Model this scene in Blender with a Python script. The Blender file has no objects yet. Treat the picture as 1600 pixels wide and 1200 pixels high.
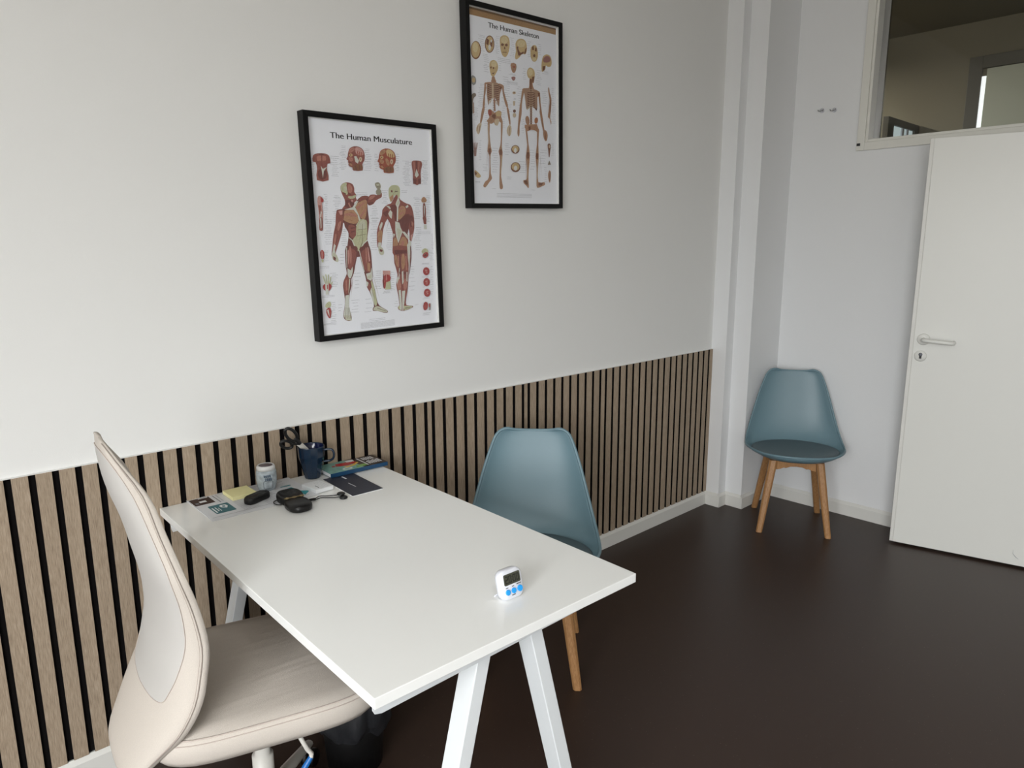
import bpy, bmesh, math, random
from mathutils import Vector, Matrix
random.seed(7)
scn = bpy.context.scene
COL = scn.collection
PI = math.pi

# ------------------------------------------------------------------ camera
def cam_axes(yaw, pitch, roll):
    f = Vector((math.sin(yaw)*math.cos(pitch), math.cos(yaw)*math.cos(pitch), -math.sin(pitch)))
    r = Vector((math.cos(yaw), -math.sin(yaw), 0)); u = r.cross(f)
    c, s = math.cos(roll), math.sin(roll)
    return c*r+s*u, -s*r+c*u, f
R_, U_, F_ = cam_axes(0.75286, 0.19180, -0.00378)
cd = bpy.data.cameras.new('camera'); cam = bpy.data.objects.new('camera', cd); COL.objects.link(cam)
M = Matrix((R_, U_, -F_)).transposed().to_4x4(); M.translation = Vector((-3.556, -2.159, 1.515))
cam.matrix_world = M
cd.sensor_width = 36; cd.lens = 36*1110.47/1600; cd.clip_start = 0.02
scn.camera = cam

# ------------------------------------------------------------------ world, lights, exposure
WIN = [('rear', -5.3, (-4.3, -1.3), (0.95, 2.45))]
w = bpy.data.worlds.new('overcast_sky'); scn.world = w; w.use_nodes = True
nt = w.node_tree; nt.nodes.clear()
out = nt.nodes.new('ShaderNodeOutputWorld'); bg = nt.nodes.new('ShaderNodeBackground')
tc = nt.nodes.new('ShaderNodeTexCoord'); sp = nt.nodes.new('ShaderNodeSeparateXYZ'); cr = nt.nodes.new('ShaderNodeValToRGB')
nt.links.new(tc.outputs['Generated'], sp.inputs[0])
mr = nt.nodes.new('ShaderNodeMapRange'); mr.inputs[1].default_value = -1; mr.inputs[2].default_value = 1
nt.links.new(sp.outputs['Z'], mr.inputs[0]); nt.links.new(mr.outputs[0], cr.inputs[0])
cr.color_ramp.elements[0].position = 0.48; cr.color_ramp.elements[0].color = (0.22, 0.215, 0.205, 1)
cr.color_ramp.elements[1].position = 0.52; cr.color_ramp.elements[1].color = (0.40, 0.41, 0.415, 1)
e_ = cr.color_ramp.elements.new(0.80); e_.color = (0.975, 0.99, 1.0, 1)
nt.links.new(cr.outputs[0], bg.inputs[0]); bg.inputs[1].default_value = 32.5
nt.links.new(bg.outputs[0], out.inputs[0])
def portal(name, loc, rot, sx, sy):
    l = bpy.data.lights.new(name, 'AREA'); l.shape = 'RECTANGLE'; l.size = sx; l.size_y = sy
    l.cycles.is_portal = True
    o = bpy.data.objects.new(name, l); o.location = loc; o.rotation_euler = rot; COL.objects.link(o)
portal('window_daylight', (-5.98, -3.3, 1.70), (0, -PI/2, 0), 1.7, 2.8)
for i_, (lx_, ly_) in enumerate(((-4.1, -2.7),)):
    l = bpy.data.lights.new('ceiling_fill_light', 'AREA'); l.shape = 'RECTANGLE'; l.size = 1.15; l.size_y = 0.55; l.energy = 28; l.color = (1.0, 0.985, 0.955)  # fill light added overhead to brighten level surfaces such as the desk top
    o = bpy.data.objects.new('ceiling_fill_light', l); o.location = (lx_, ly_, 3.095); COL.objects.link(o)
scn.view_settings.view_transform = 'Standard'; scn.view_settings.look = 'None'
scn.view_settings.gamma = 1.0; scn.view_settings.use_curve_mapping = False
scn.view_settings.exposure = 0.0
scn.cycles.use_denoising = True
scn.cycles.max_bounces = 10; scn.cycles.diffuse_bounces = 6; scn.cycles.glossy_bounces = 4
scn.cycles.transparent_max_bounces = 12
scn.cycles.caustics_reflective = False; scn.cycles.caustics_refractive = False

# ------------------------------------------------------------------ materials
def lin(c):
    return tuple(((x/255)/12.92 if x/255 <= 0.04045 else ((x/255+0.055)/1.055)**2.4) for x in c)+(1,)
MATS = {}
def mat(name, rgb, rough=0.5, spec=0.5, metal=0.0, bump=0.0, bscale=200.0, emis=0.0, var=0.0, vscale=30.0, coat=0.0):
    m = bpy.data.materials.new(name); m.use_nodes = True; t = m.node_tree
    b = t.nodes['Principled BSDF']; c = lin(rgb)
    b.inputs['Base Color'].default_value = c; b.inputs['Roughness'].default_value = rough
    b.inputs['Specular IOR Level'].default_value = spec; b.inputs['Metallic'].default_value = metal
    b.inputs['Coat Weight'].default_value = coat
    if emis: b.inputs['Emission Color'].default_value = c; b.inputs['Emission Strength'].default_value = emis
    co = t.nodes.new('ShaderNodeTexCoord')
    if bump:
        n = t.nodes.new('ShaderNodeTexNoise'); n.inputs['Scale'].default_value = bscale; n.inputs['Detail'].default_value = 3
        bp = t.nodes.new('ShaderNodeBump'); bp.inputs['Strength'].default_value = bump; bp.inputs['Distance'].default_value = 0.002
        t.links.new(co.outputs['Object'], n.inputs['Vector']); t.links.new(n.outputs[0], bp.inputs['Height']); t.links.new(bp.outputs[0], b.inputs['Normal'])
    if var:
        n = t.nodes.new('ShaderNodeTexNoise'); n.inputs['Scale'].default_value = vscale; n.inputs['Detail'].default_value = 4
        r = t.nodes.new('ShaderNodeValToRGB')
        r.color_ramp.elements[0].position = 0.3; r.color_ramp.elements[1].position = 0.7
        r.color_ramp.elements[0].color = tuple(x*(1-var) for x in c[:3])+(1,); r.color_ramp.elements[1].color = tuple(min(1, x*(1+var)) for x in c[:3])+(1,)
        t.links.new(co.outputs['Object'], n.inputs['Vector']); t.links.new(n.outputs[0], r.inputs[0]); t.links.new(r.outputs[0], b.inputs['Base Color'])
    MATS[name] = m; return m
def woodmat(name, c1, c2, c3, axis, rough=0.5, sc=1.0):
    m = bpy.data.materials.new(name); m.use_nodes = True; t = m.node_tree; b = t.nodes['Principled BSDF']
    b.inputs['Roughness'].default_value = rough; b.inputs['Specular IOR Level'].default_value = 0.35
    co = t.nodes.new('ShaderNodeTexCoord'); mp = t.nodes.new('ShaderNodeMapping')
    s = [150*sc, 150*sc, 150*sc]; s[axis] = 9.0*sc; mp.inputs['Scale'].default_value = s
    n = t.nodes.new('ShaderNodeTexNoise'); n.inputs['Scale'].default_value = 3.0; n.inputs['Detail'].default_value = 6; n.inputs['Roughness'].default_value = 0.65
    r = t.nodes.new('ShaderNodeValToRGB'); e = r.color_ramp.elements
    e[0].position = 0.28; e[0].color = lin(c1); e[1].position = 0.72; e[1].color = lin(c3); k = e.new(0.5); k.color = lin(c2)
    mp2 = t.nodes.new('ShaderNodeMapping'); s2 = [22*sc, 22*sc, 22*sc]; s2[axis] = 0.25; mp2.inputs['Scale'].default_value = s2
    n2 = t.nodes.new('ShaderNodeTexNoise'); n2.inputs['Scale'].default_value = 1.0; n2.inputs['Detail'].default_value = 1
    mx = t.nodes.new('ShaderNodeMix'); mx.data_type = 'RGBA'; mx.blend_type = 'MULTIPLY'; mx.inputs[0].default_value = 0.32
    r2 = t.nodes.new('ShaderNodeValToRGB'); r2.color_ramp.elements[0].position = 0.3; r2.color_ramp.elements[0].color = (0.62, 0.6, 0.57, 1); r2.color_ramp.elements[1].position = 0.65; r2.color_ramp.elements[1].color = (1, 1, 1, 1)
    L = t.links.new
    L(co.outputs['Object'], mp.inputs[0]); L(mp.outputs[0], n.inputs['Vector']); L(n.outputs[0], r.inputs[0])
    L(co.outputs['Object'], mp2.inputs[0]); L(mp2.outputs[0], n2.inputs['Vector']); L(n2.outputs[0], r2.inputs[0])
    L(r.outputs[0], mx.inputs[6]); L(r2.outputs[0], mx.inputs[7]); L(mx.outputs[2], b.inputs['Base Color'])
    bp = t.nodes.new('ShaderNodeBump'); bp.inputs['Strength'].default_value = 0.25; bp.inputs['Distance'].default_value = 0.001
    L(n.outputs[0], bp.inputs['Height']); L(bp.outputs[0], b.inputs['Normal'])
    MATS[name] = m; return m
def glassmat(name, tint=(1, 1, 1, 1), base=0.04):
    m = bpy.data.materials.new(name); m.use_nodes = True; t = m.node_tree; t.nodes.remove(t.nodes['Principled BSDF'])
    o = t.nodes['Material Output']; tr = t.nodes.new('ShaderNodeBsdfTransparent'); tr.inputs[0].default_value = tint
    g = t.nodes.new('ShaderNodeBsdfGlossy'); g.inputs['Roughness'].default_value = 0.02
    lw = t.nodes.new('ShaderNodeLayerWeight'); lw.inputs[0].default_value = 0.5
    pw = t.nodes.new('ShaderNodeMath'); pw.operation = 'POWER'; pw.inputs[1].default_value = 4.0; t.links.new(lw.outputs['Facing'], pw.inputs[0])
    ml = t.nodes.new('ShaderNodeMath'); ml.operation = 'MULTIPLY_ADD'; ml.inputs[1].default_value = 0.6; ml.inputs[2].default_value = base*0.5; t.links.new(pw.outputs[0], ml.inputs[0])
    mx = t.nodes.new('ShaderNodeMixShader'); t.links.new(ml.outputs[0], mx.inputs[0]); t.links.new(tr.outputs[0], mx.inputs[1]); t.links.new(g.outputs[0], mx.inputs[2])
    t.links.new(mx.outputs[0], o.inputs[0]); MATS[name] = m; return m

mat('wall_paint', (226, 226, 224), 0.75, 0.3, bump=0.1, bscale=260)
mat('wall_rough', (226, 227, 228), 0.8, 0.25, bump=0.3, bscale=420)
mat('ceiling_paint', (205, 203, 196), 0.85, 0.2)
mat('skirting', (216, 215, 210), 0.4, 0.5)
mat('frame_lacquer', (219, 218, 211), 0.35, 0.5)
mat('door_lacquer', (220, 220, 215), 0.38, 0.5)
mat('dark_rubber', (28, 28, 29), 0.5, 0.5)
mat('felt', (14, 12, 12), 0.95, 0.1)
woodmat('oak_slat', (128, 112, 95), (160, 143, 123), (184, 168, 149), 2, 0.6, 1.0)
woodmat('chair_wood', (136, 98, 60), (164, 121, 79), (184, 143, 99), 2, 0.4, 0.8)
mat('picture_black', (9, 9, 10), 0.5, 0.25)
mat('liner_white', (225, 225, 222), 0.6, 0.3)
mat('poster_paper', (235, 237, 243), 0.55, 0.3)
mat('laminate', (240, 241, 239), 0.24, 0.75)
mat('desk_metal', (214, 218, 220), 0.35, 0.5)
mat('shell_teal', (103, 130, 140), 0.42, 0.5)
mat('cushion_teal', (88, 103, 109), 0.5, 0.4, bump=0.1, bscale=300)
mat('fabric_beige', (194, 186, 177), 0.85, 0.2, bump=0.35, bscale=900, var=0.04, vscale=500)
def seatmat():
    m = mat('fabric_seat', (194, 186, 177), 0.85, 0.2, var=0.04, vscale=500); t = m.node_tree; b_ = t.nodes['Principled BSDF']
    co = t.nodes.new('ShaderNodeTexCoord'); mp = t.nodes.new('ShaderNodeMapping'); mp.inputs['Rotation'].default_value = (0, 0, math.radians(24)); mp.inputs['Scale'].default_value = (2.2, 16, 1)
    n = t.nodes.new('ShaderNodeTexNoise'); n.inputs['Scale'].default_value = 1.0; n.inputs['Detail'].default_value = 2
    r = t.nodes.new('ShaderNodeValToRGB'); r.color_ramp.elements[0].position = 0.56; r.color_ramp.elements[1].position = 0.70
    n2 = t.nodes.new('ShaderNodeTexNoise'); n2.inputs['Scale'].default_value = 900
    b1 = t.nodes.new('ShaderNodeBump'); b1.inputs['Strength'].default_value = 0.07; b1.inputs['Distance'].default_value = 0.02
    b2 = t.nodes.new('ShaderNodeBump'); b2.inputs['Strength'].default_value = 0.35; b2.inputs['Distance'].default_value = 0.002
    L = t.links.new; L(co.outputs['Object'], mp.inputs[0]); L(mp.outputs[0], n.inputs['Vector']); L(n.outputs[0], r.inputs[0]); L(r.outputs[0], b1.inputs['Height'])
    L(co.outputs['Object'], n2.inputs['Vector']); L(n2.outputs[0], b2.inputs['Height']); L(b1.outputs[0], b2.inputs['Normal']); L(b2.outputs[0], b_.inputs['Normal'])
seatmat()
mat('fabric_panel', (186, 183, 179), 0.8, 0.2, bump=0.3, bscale=900)
mat('thread_pink', (186, 174, 166), 0.8, 0.2)
mat('piping_dark', (150, 140, 132), 0.8, 0.2)
mat('plastic_black', (10, 10, 11), 0.4, 0.5)
mat('plastic_white', (214, 216, 223), 0.3, 0.5)
mat('steel_white', (205, 202, 195), 0.4, 0.5)
mat('chrome', (190, 190, 190), 0.25, 0.5, metal=1.0)
mat('grip_blue', (20, 96, 165), 0.4, 0.5)
mat('button_blue', (30, 150, 226), 0.4, 0.5)
mat('display_dark', (66, 67, 55), 0.25, 0.5)
mat('display_ink', (10, 11, 9), 0.5, 0.3)
mat('bin_black', (6, 6, 7), 0.5, 0.4)
mat('liner_bag', (31, 32, 35), 0.45, 0.5, bump=0.6, bscale=40)
mat('mug_blue', (11, 34, 56), 0.12, 0.6)
mat('mug_inside', (12, 22, 60), 0.15, 0.6)
mat('tub_lid', (222, 222, 222), 0.3, 0.5)
mat('tub_foil', (92, 80, 86), 0.3, 0.5)
mat('tub_label', (170, 180, 186), 0.35, 0.5, var=0.28, vscale=70)
mat('ink_blue', (52, 84, 112), 0.5, 0.4)
mat('ink_grey', (120, 122, 130), 0.6, 0.3)
mat('ink_black', (22, 22, 24), 0.6, 0.3)
mat('ink_row', (172, 174, 180), 0.6, 0.3)
mat('sheet_paper', (214, 216, 220), 0.5, 0.35)
mat('sheet_brown', (60, 44, 42), 0.5, 0.35)
mat('sheet_teal', (62, 112, 120), 0.5, 0.35)
mat('sheet_arrow', (30, 138, 146), 0.5, 0.35)
mat('sheet_white', (228, 230, 232), 0.5, 0.35)
mat('note_yellow', (232, 226, 172), 0.7, 0.2)
mat('brochure_navy', (42, 46, 60), 0.45, 0.4)
mat('cover_green', (128, 176, 168), 0.3, 0.5, var=0.18, vscale=60)
mat('cover_dark', (46, 38, 38), 0.3, 0.5)
mat('cover_red', (190, 50, 56), 0.3, 0.5)
mat('cover_yellow', (226, 184, 70), 0.3, 0.5)
mat('cover_lime', (120, 170, 92), 0.3, 0.5)
mat('cover_blue', (26, 66, 100), 0.35, 0.5)
mat('leather_black', (10, 9, 9), 0.38, 0.4, bump=0.3, bscale=300)
mat('brass', (150, 132, 96), 0.35, 0.5, metal=0.8)
glassmat('clear_glass'); glassmat('picture_glass')
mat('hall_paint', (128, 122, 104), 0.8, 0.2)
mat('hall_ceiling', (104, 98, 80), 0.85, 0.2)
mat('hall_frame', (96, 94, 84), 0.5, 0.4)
mat('hall_panel', (190, 194, 176), 0.5, 0.4)
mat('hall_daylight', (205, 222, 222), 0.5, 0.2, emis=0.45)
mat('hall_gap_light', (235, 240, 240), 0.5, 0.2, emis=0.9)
PRINT = dict(mdark=(122, 66, 60), mmid=(152, 84, 74), mlite=(186, 120, 102), chest=(186, 136, 98), fascia=(190, 192, 150), tendon=(206, 208, 196),
  skin=(196, 196, 172), pink=(206, 150, 140), red=(178, 62, 60), red2=(150, 66, 36), brown=(140, 92, 62), line=(130, 120, 96), grey=(150, 150, 146), grey2=(142, 128, 112),
  bone=(180, 134, 102), bone2=(156, 148, 126), bdark=(132, 84, 62), blite=(206, 184, 152), skull=(206, 176, 122), skull2=(220, 200, 150), ribbg=(176, 138, 112), dkrib=(104, 56, 44),
  redb=(168, 82, 60), redb2=(180, 112, 72), mauve=(164, 112, 106), mauve2=(170, 134, 126), white=(218, 218, 216), kraft=(168, 128, 84), kraft_shadow=(112, 82, 52))
for k_, v_ in PRINT.items():
    g_ = sum(v_)/3; mat('print_'+k_, tuple(int(x*0.82+g_*0.18) for x in v_), 0.55, 0.3, var=0.13, vscale=420)

# floor : dark brown sheet vinyl with tiny pale flecks
m = bpy.data.materials.new('vinyl_floor'); m.use_nodes = True; t = m.node_tree; b = t.nodes['Principled BSDF']
b.inputs['Roughness'].default_value = 0.40; b.inputs['Specular IOR Level'].default_value = 0.32
co = t.nodes.new('ShaderNodeTexCoord'); vo = t.nodes.new('ShaderNodeTexVoronoi'); vo.inputs['Scale'].default_value = 55
r = t.nodes.new('ShaderNodeValToRGB'); r.color_ramp.elements[0].position = 0.045; r.color_ramp.elements[0].color = lin((100, 92, 84)); r.color_ramp.elements[1].position = 0.07; r.color_ramp.elements[1].color = lin((55, 42, 36))
t.links.new(co.outputs['Object'], vo.inputs['Vector']); t.links.new(vo.outputs['Distance'], r.inputs[0]); t.links.new(r.outputs[0], b.inputs['Base Color'])
n = t.nodes.new('ShaderNodeTexNoise'); n.inputs['Scale'].default_value = 260; bp = t.nodes.new('ShaderNodeBump'); bp.inputs['Strength'].default_value = 0.06; bp.inputs['Distance'].default_value = 0.001
t.links.new(co.outputs['Object'], n.inputs['Vector']); t.links.new(n.outputs[0], bp.inputs['Height']); t.links.new(bp.outputs[0], b.inputs['Normal'])
MATS['vinyl_floor'] = m

# ------------------------------------------------------------------ mesh helpers
class MB:
    def __init__(s): s.v = []; s.f = []; s.m = []; s.sm = []
    def add(s, vs, fs, mi=0, smooth=False):
        o = len(s.v); s.v += [tuple(p) for p in vs]
        for f in fs: s.f.append(tuple(i+o for i in f)); s.m.append(mi); s.sm.append(smooth)
        return s
    def box(s, a, b, mi=0, mtx=None):
        x0, y0, z0 = a; x1, y1, z1 = b
        v = [Vector(p) for p in ((x0,y0,z0),(x1,y0,z0),(x1,y1,z0),(x0,y1,z0),(x0,y0,z1),(x1,y0,z1),(x1,y1,z1),(x0,y1,z1))]
        if mtx: v = [mtx @ p for p in v]
        return s.add(v, [(0,3,2,1),(4,5,6,7),(0,1,5,4),(1,2,6,5),(2,3,7,6),(3,0,4,7)], mi)
    def prism(s, poly, a, b, axis='z', mi=0, mtx=None):
        n = len(poly)
        def P(p, t):
            q = {'z': (p[0], p[1], t), 'y': (p[0], t, p[1]), 'x': (t, p[0], p[1])}[axis]
            return mtx @ Vector(q) if mtx else Vector(q)
        v = [P(p, a) for p in poly]+[P(p, b) for p in poly]
        return s.add(v, [tuple(range(n)), tuple(range(2*n-1, n-1, -1))]+[(i, (i+1) % n, n+(i+1) % n, n+i) for i in range(n)], mi)
    def lathe(s, prof, seg=32, mi=0, c=(0,0,0), smooth=True, mtx=None, cap=True):
        v = []
        for r, z in prof:
            for k in range(seg):
                a = 2*PI*k/seg; p = Vector((c[0]+r*math.cos(a), c[1]+r*math.sin(a), c[2]+z)); v.append(mtx @ p if mtx else p)
        f = [(i*seg+k, i*seg+(k+1) % seg, (i+1)*seg+(k+1) % seg, (i+1)*seg+k) for i in range(len(prof)-1) for k in range(seg)]
        s.add(v, f, mi, smooth)
        if cap: s.add(v[:seg], [tuple(range(seg))], mi); s.add(v[-seg:], [tuple(range(seg))], mi)
        return s
    def tube(s, pts, r, seg=10, mi=0, closed=False, flat=1.0):
        pts = [Vector(p) for p in pts]; n = len(pts); rings = []
        rr = r if isinstance(r, (list, tuple)) else [r]*n
        prev = None
        for i, p in enumerate(pts):
            if closed: d = pts[(i+1) % n]-pts[i-1]
            else: d = pts[min(i+1, n-1)]-pts[max(i-1, 0)]
            d.normalize()
            if prev is None:
                up = Vector((0, 0, 1)) if abs(d.z) < 0.9 else Vector((1, 0, 0)); x = d.cross(up).normalized()
            else: x = (prev-d*prev.dot(d)).normalized()
            prev = x; y = d.cross(x)
            rings.append([p+(x*math.cos(2*PI*k/seg)*rr[i]+y*math.sin(2*PI*k/seg)*rr[i]*flat) for k in range(seg)])
        v = [q for ring in rings for q in ring]; m_ = n if closed else n-1
        f = [(i*seg+k, i*seg+(k+1) % seg, ((i+1) % n)*seg+(k+1) % seg, ((i+1) % n)*seg+k) for i in range(m_) for k in range(seg)]
        s.add(v, f, mi, True)
        if not closed: s.add(rings[0], [tuple(range(seg))], mi); s.add(rings[-1], [tuple(range(seg))], mi)
        return s
    def grid(s, rows, mi=0, smooth=True, closed=False):
        n = len(rows[0]); v = [p for r in rows for p in r]; m_ = n if closed else n-1
        return s.add(v, [(i*n+k, i*n+(k+1) % n, (i+1)*n+(k+1) % n, (i+1)*n+k) for i in range(len(rows)-1) for k in range(m_)], mi, smooth)
    def build(s, name, mats, parent=None, bevel=0.0, seg=2, subsurf=0, solid=0.0, weld=False, loc=None, rot=None):
        me = bpy.data.meshes.new(name); me.from_pydata(s.v, [], s.f)
        for q in (mats if isinstance(mats, (list, tuple)) else [mats]): me.materials.append(MATS[q])
        me.polygons.foreach_set('material_index', s.m); me.polygons.foreach_set('use_smooth', s.sm)
        bm = bmesh.new(); bm.from_mesh(me)
        if weld: bmesh.ops.remove_doubles(bm, verts=bm.verts, dist=1e-5)
        if not getattr(s, 'keepn', False): bmesh.ops.recalc_face_normals(bm, faces=bm.faces)
        bm.to_mesh(me); bm.free(); me.update()
        o = bpy.data.objects.new(name, me); COL.objects.link(o)
        if parent: o.parent = parent
        if loc: o.location = loc
        if rot: o.rotation_euler = rot
        if solid: q = o.modifiers.new('solid', 'SOLIDIFY'); q.thickness = solid; q.offset = 0
        if bevel:
            q = o.modifiers.new('bevel', 'BEVEL'); q.width = bevel; q.segments = seg; q.limit_method = 'ANGLE'; q.angle_limit = math.radians(35); q.harden_normals = False
        if subsurf: q = o.modifiers.new('sub', 'SUBSURF'); q.levels = subsurf; q.render_levels = subsurf
        return o
def tag(o, label, cat, group=None):
    o['label'] = label; o['category'] = cat
    if group: o['group'] = group
    return o
def struct(o): o['kind'] = 'structure'; return o
def thing(name, loc, rz=0.0, label='', cat='', group=None, rot=None):
    o = bpy.data.objects.new(name, None); o.empty_display_size = 0.05; COL.objects.link(o)
    o.location = loc; o.rotation_euler = rot if rot else (0, 0, rz)
    return tag(o, label, cat, group)
def rrect(x0, y0, x1, y1, r, n=5):
    p = []
    for cx, cy, a in ((x1-r, y1-r, 0), (x0+r, y1-r, 90), (x0+r, y0+r, 180), (x1-r, y0+r, 270)):
        for k in range(n+1):
            t_ = math.radians(a+90*k/n); p.append((cx+r*math.cos(t_), cy+r*math.sin(t_)))
    return p
def layers(name, items, parent, z0=0.0, step=2e-5, plane='xy'):
    # flat printed shapes, each a hair in front of the one before
    b = MB(); names = []; z = z0; b.keepn = True
    for mn, poly in items:
        if mn not in names: names.append(mn)
        vs = [(p[0], p[1], z) if plane == 'xy' else (p[0], -z, p[1]) for p in poly]
        b.add(vs, [tuple(range(len(vs)))], names.index(mn)); z += step
    return b.build(name, names, parent)
def text_mesh(name, s, size, parent, m, loc, rot, sx=1.0, off=0.0):
    cu = bpy.data.curves.new(name, 'FONT'); cu.body = s; cu.size = size; cu.offset = off; cu.extrude = 0.0
    t_ = bpy.data.objects.new(name+'_tmp', cu); COL.objects.link(t_)
    dg = bpy.context.evaluated_depsgraph_get(); me = bpy.data.meshes.new_from_object(t_.evaluated_get(dg)); me.name = name
    bpy.data.objects.remove(t_); bpy.data.curves.remove(cu)
    xs = [v.co.x for v in me.vertices]
    for v in me.vertices: v.co.x = (v.co.x-min(xs))*sx
    me.materials.clear(); me.materials.append(MATS[m])
    o = bpy.data.objects.new(name, me); COL.objects.link(o); o.parent = parent; o.location = loc; o.rotation_euler = rot
    return o, (max(xs)-min(xs))*sx
# ------------------------------------------------------------------ room shell
X1 = 0.463; YW = 0.011; YR = -5.2; XR = -5.9; ZC = 3.15
struct(MB().box((XR, YR, -0.1), (3.0, 2.0, 0)).build('floor', 'vinyl_floor'))
struct(MB().box((XR, YR, ZC), (X1+0.12, 0.3, ZC+0.1)).build('ceiling', 'ceiling_paint'))
struct(MB().box((XR, YW, 0), (0.05, YW+0.2, ZC)).build('wall_left', 'wall_paint'))
# stepped pilaster in the corner
pil = MB().prism([(0.05, YW+0.2), (0.05, -0.082), (0.124, -0.082), (0.124, -0.187), (X1, -0.187), (X1, YW+0.2)], 0, ZC)
struct(pil.build('wall_corner', 'wall_rough'))
# back wall with door and transom openings
TY0, TY1, TZ0, TZ1 = -0.60, -2.05, 2.05, 3.0      # transom clear opening
DY0, DY1, DZ = -1.02, -1.90, 1.96
bw = MB(); T = 0.12
def panel(y0, y1, z0, z1): bw.box((X1, min(y0, y1), z0), (X1+T, max(y0, y1), z1))
panel(-0.187, TY0, 0, ZC); panel(TY0, DY0, 0, TZ0); panel(DY0, DY1, DZ, TZ0); panel(DY1, TY1, 0, TZ0); panel(TY0, TY1, TZ1, ZC); panel(TY1, YR, 0, ZC)
struct(bw.build('wall_back', 'wall_rough', weld=False))
struct(MB().box((XR, YR-0.2, 0), (X1+T, YR, ZC)).build('wall_right', 'wall_paint'))
rw = MB(); y0, y1 = -4.7, -1.9; z0, z1 = 0.85, 2.55
rw.box((XR-0.2, YR, 0), (XR, y0, ZC)); rw.box((XR-0.2, y1, 0), (XR, YW+0.2, ZC)); rw.box((XR-0.2, y0, 0), (XR, y1, z0)); rw.box((XR-0.2, y0, z1), (XR, y1, ZC))
struct(rw.build('wall_rear', 'wall_paint'))
wf = MB()
for a, b in ((y0, y0+0.06), (y1-0.06, y1), (-3.33, -3.27)): wf.box((XR-0.12, a, z0), (XR-0.06, b, z1))
wf.box((XR-0.12, y0, z0), (XR-0.06, y1, z0+0.06)); wf.box((XR-0.12, y0, z1-0.06), (XR-0.06, y1, z1))
struct(wf.build('window_1', 'frame_lacquer', bevel=0.004))
for i_, (lx_, ly_) in enumerate(((-4.1, -2.7),)):
    cl_ = thing('ceiling_fill', (lx_, ly_, ZC), label='flat white rectangular fixture of the added fill light behind the desk side of the room', cat='ceiling light')  # out-of-view fixture added to go with the overhead fill
    fm = MB()
    for a_, c_ in (((-0.61, -0.31), (0.61, -0.275)), ((-0.61, 0.275), (0.61, 0.31)), ((-0.61, -0.275), (-0.575, 0.275)), ((0.575, -0.275), (0.61, 0.275))):
        fm.box((a_[0], a_[1], -0.055), (c_[0], c_[1], 0))
    fm.build('frame', 'frame_lacquer', cl_)
    MB().box((-0.575, -0.275, -0.045), (0.575, 0.275, -0.04)).build('diffuser', 'plastic_white', cl_)
# baseboards
def skirt(name, a, b, out):   # a,b floor points, out = unit normal into the room
    a = Vector(a); b = Vector(b); o = Vector(out); t_ = 0.014
    prof = [(0, 0), (t_, 0), (t_, 0.064), (0.0045, 0.079), (0, 0.079)]
    m_ = MB(); v = [Vector((*(p+o*q[0]), q[1])) for p in (a, b) for q in prof]; n = len(prof)
    m_.add(v, [tuple(range(n)), tuple(range(n, 2*n))]+[(i, (i+1) % n, n+(i+1) % n, n+i) for i in range(n)])
    return m_, struct(m_.build(name, 'skirting', bevel=0.0008))
skirt('baseboard_left', (XR, 0.008), (0.05, 0.008), (0, -1))
skirt('baseboard_corner', (0.05, YW), (0.05, -0.082), (-1, 0))
skirt('baseboard_corner', (0.036, -0.082), (0.124, -0.082), (0, -1))
skirt('baseboard_corner', (0.124, -0.082), (0.124, -0.187), (-1, 0))
skirt('baseboard_corner', (0.110, -0.187), (X1, -0.187), (0, -1))
skirt('baseboard_back', (X1, -0.187), (X1, DY0+0.04), (-1, 0))

# slat wall cladding
GAPS = [-3.3187, -3.2651, -3.2115, -3.1579, -3.1043, -3.0507, -3.0026, -2.949, -2.8954, -2.8418, -2.7882, -2.7346, -2.681, -2.6274, -2.5738, -2.5202, -2.4762, -2.4226, -2.369, -2.3154, -2.2618, -2.2082, -2.1546, -2.101, -2.0474, -1.9938, -1.9586, -1.905, -1.8514, -1.7978, -1.7442, -1.6906, -1.637, -1.5834, -1.5298, -1.4762, -1.4411, -1.3875, -1.3339, -1.2803, -1.2267, -1.1731, -1.1195, -1.0659, -1.0123, -0.9587, -0.9159, -0.8623, -0.8087, -0.7551, -0.7015, -0.6479, -0.5943, -0.5407, -0.4871, -0.4335, -0.3752, -0.3216, -0.268, -0.2144, -0.1608, -0.1072, -0.0536, 0.0]
x = GAPS[0]; pre = []
while x-0.0536 > XR: x -= 0.0536; pre.append(x)
GAPS = pre[::-1]+GAPS
sl = MB(); GW = 0.0165
for i, g in enumerate(GAPS):
    x0 = g+GW; x1 = GAPS[i+1] if i+1 < len(GAPS) else 0.0485
    sl.box((x0, 0.0, 0.079), (x1, 0.0012, 0.931)); sl.box((x0+0.0001, 0.0012, 0.079), (x1-0.0001, 0.0085, 0.9308), 1)
panelling = thing('slat_panelling', (0, 0, 0), label='low oak-look vertical slat panelling with black gaps along the left wall', cat='wall panelling')
sl.build('slats', ['oak_slat', 'felt'], panelling)
MB().box((XR, -0.0002, 0.9311), (0.0485, 0.0108, 0.9320)).build('cap_strip', 'wall_paint', panelling)
MB().box((XR, 0.0084, 0.0795), (0.0485, 0.0108, 0.9305)).build('felt_backing', 'felt', panelling)

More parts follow.
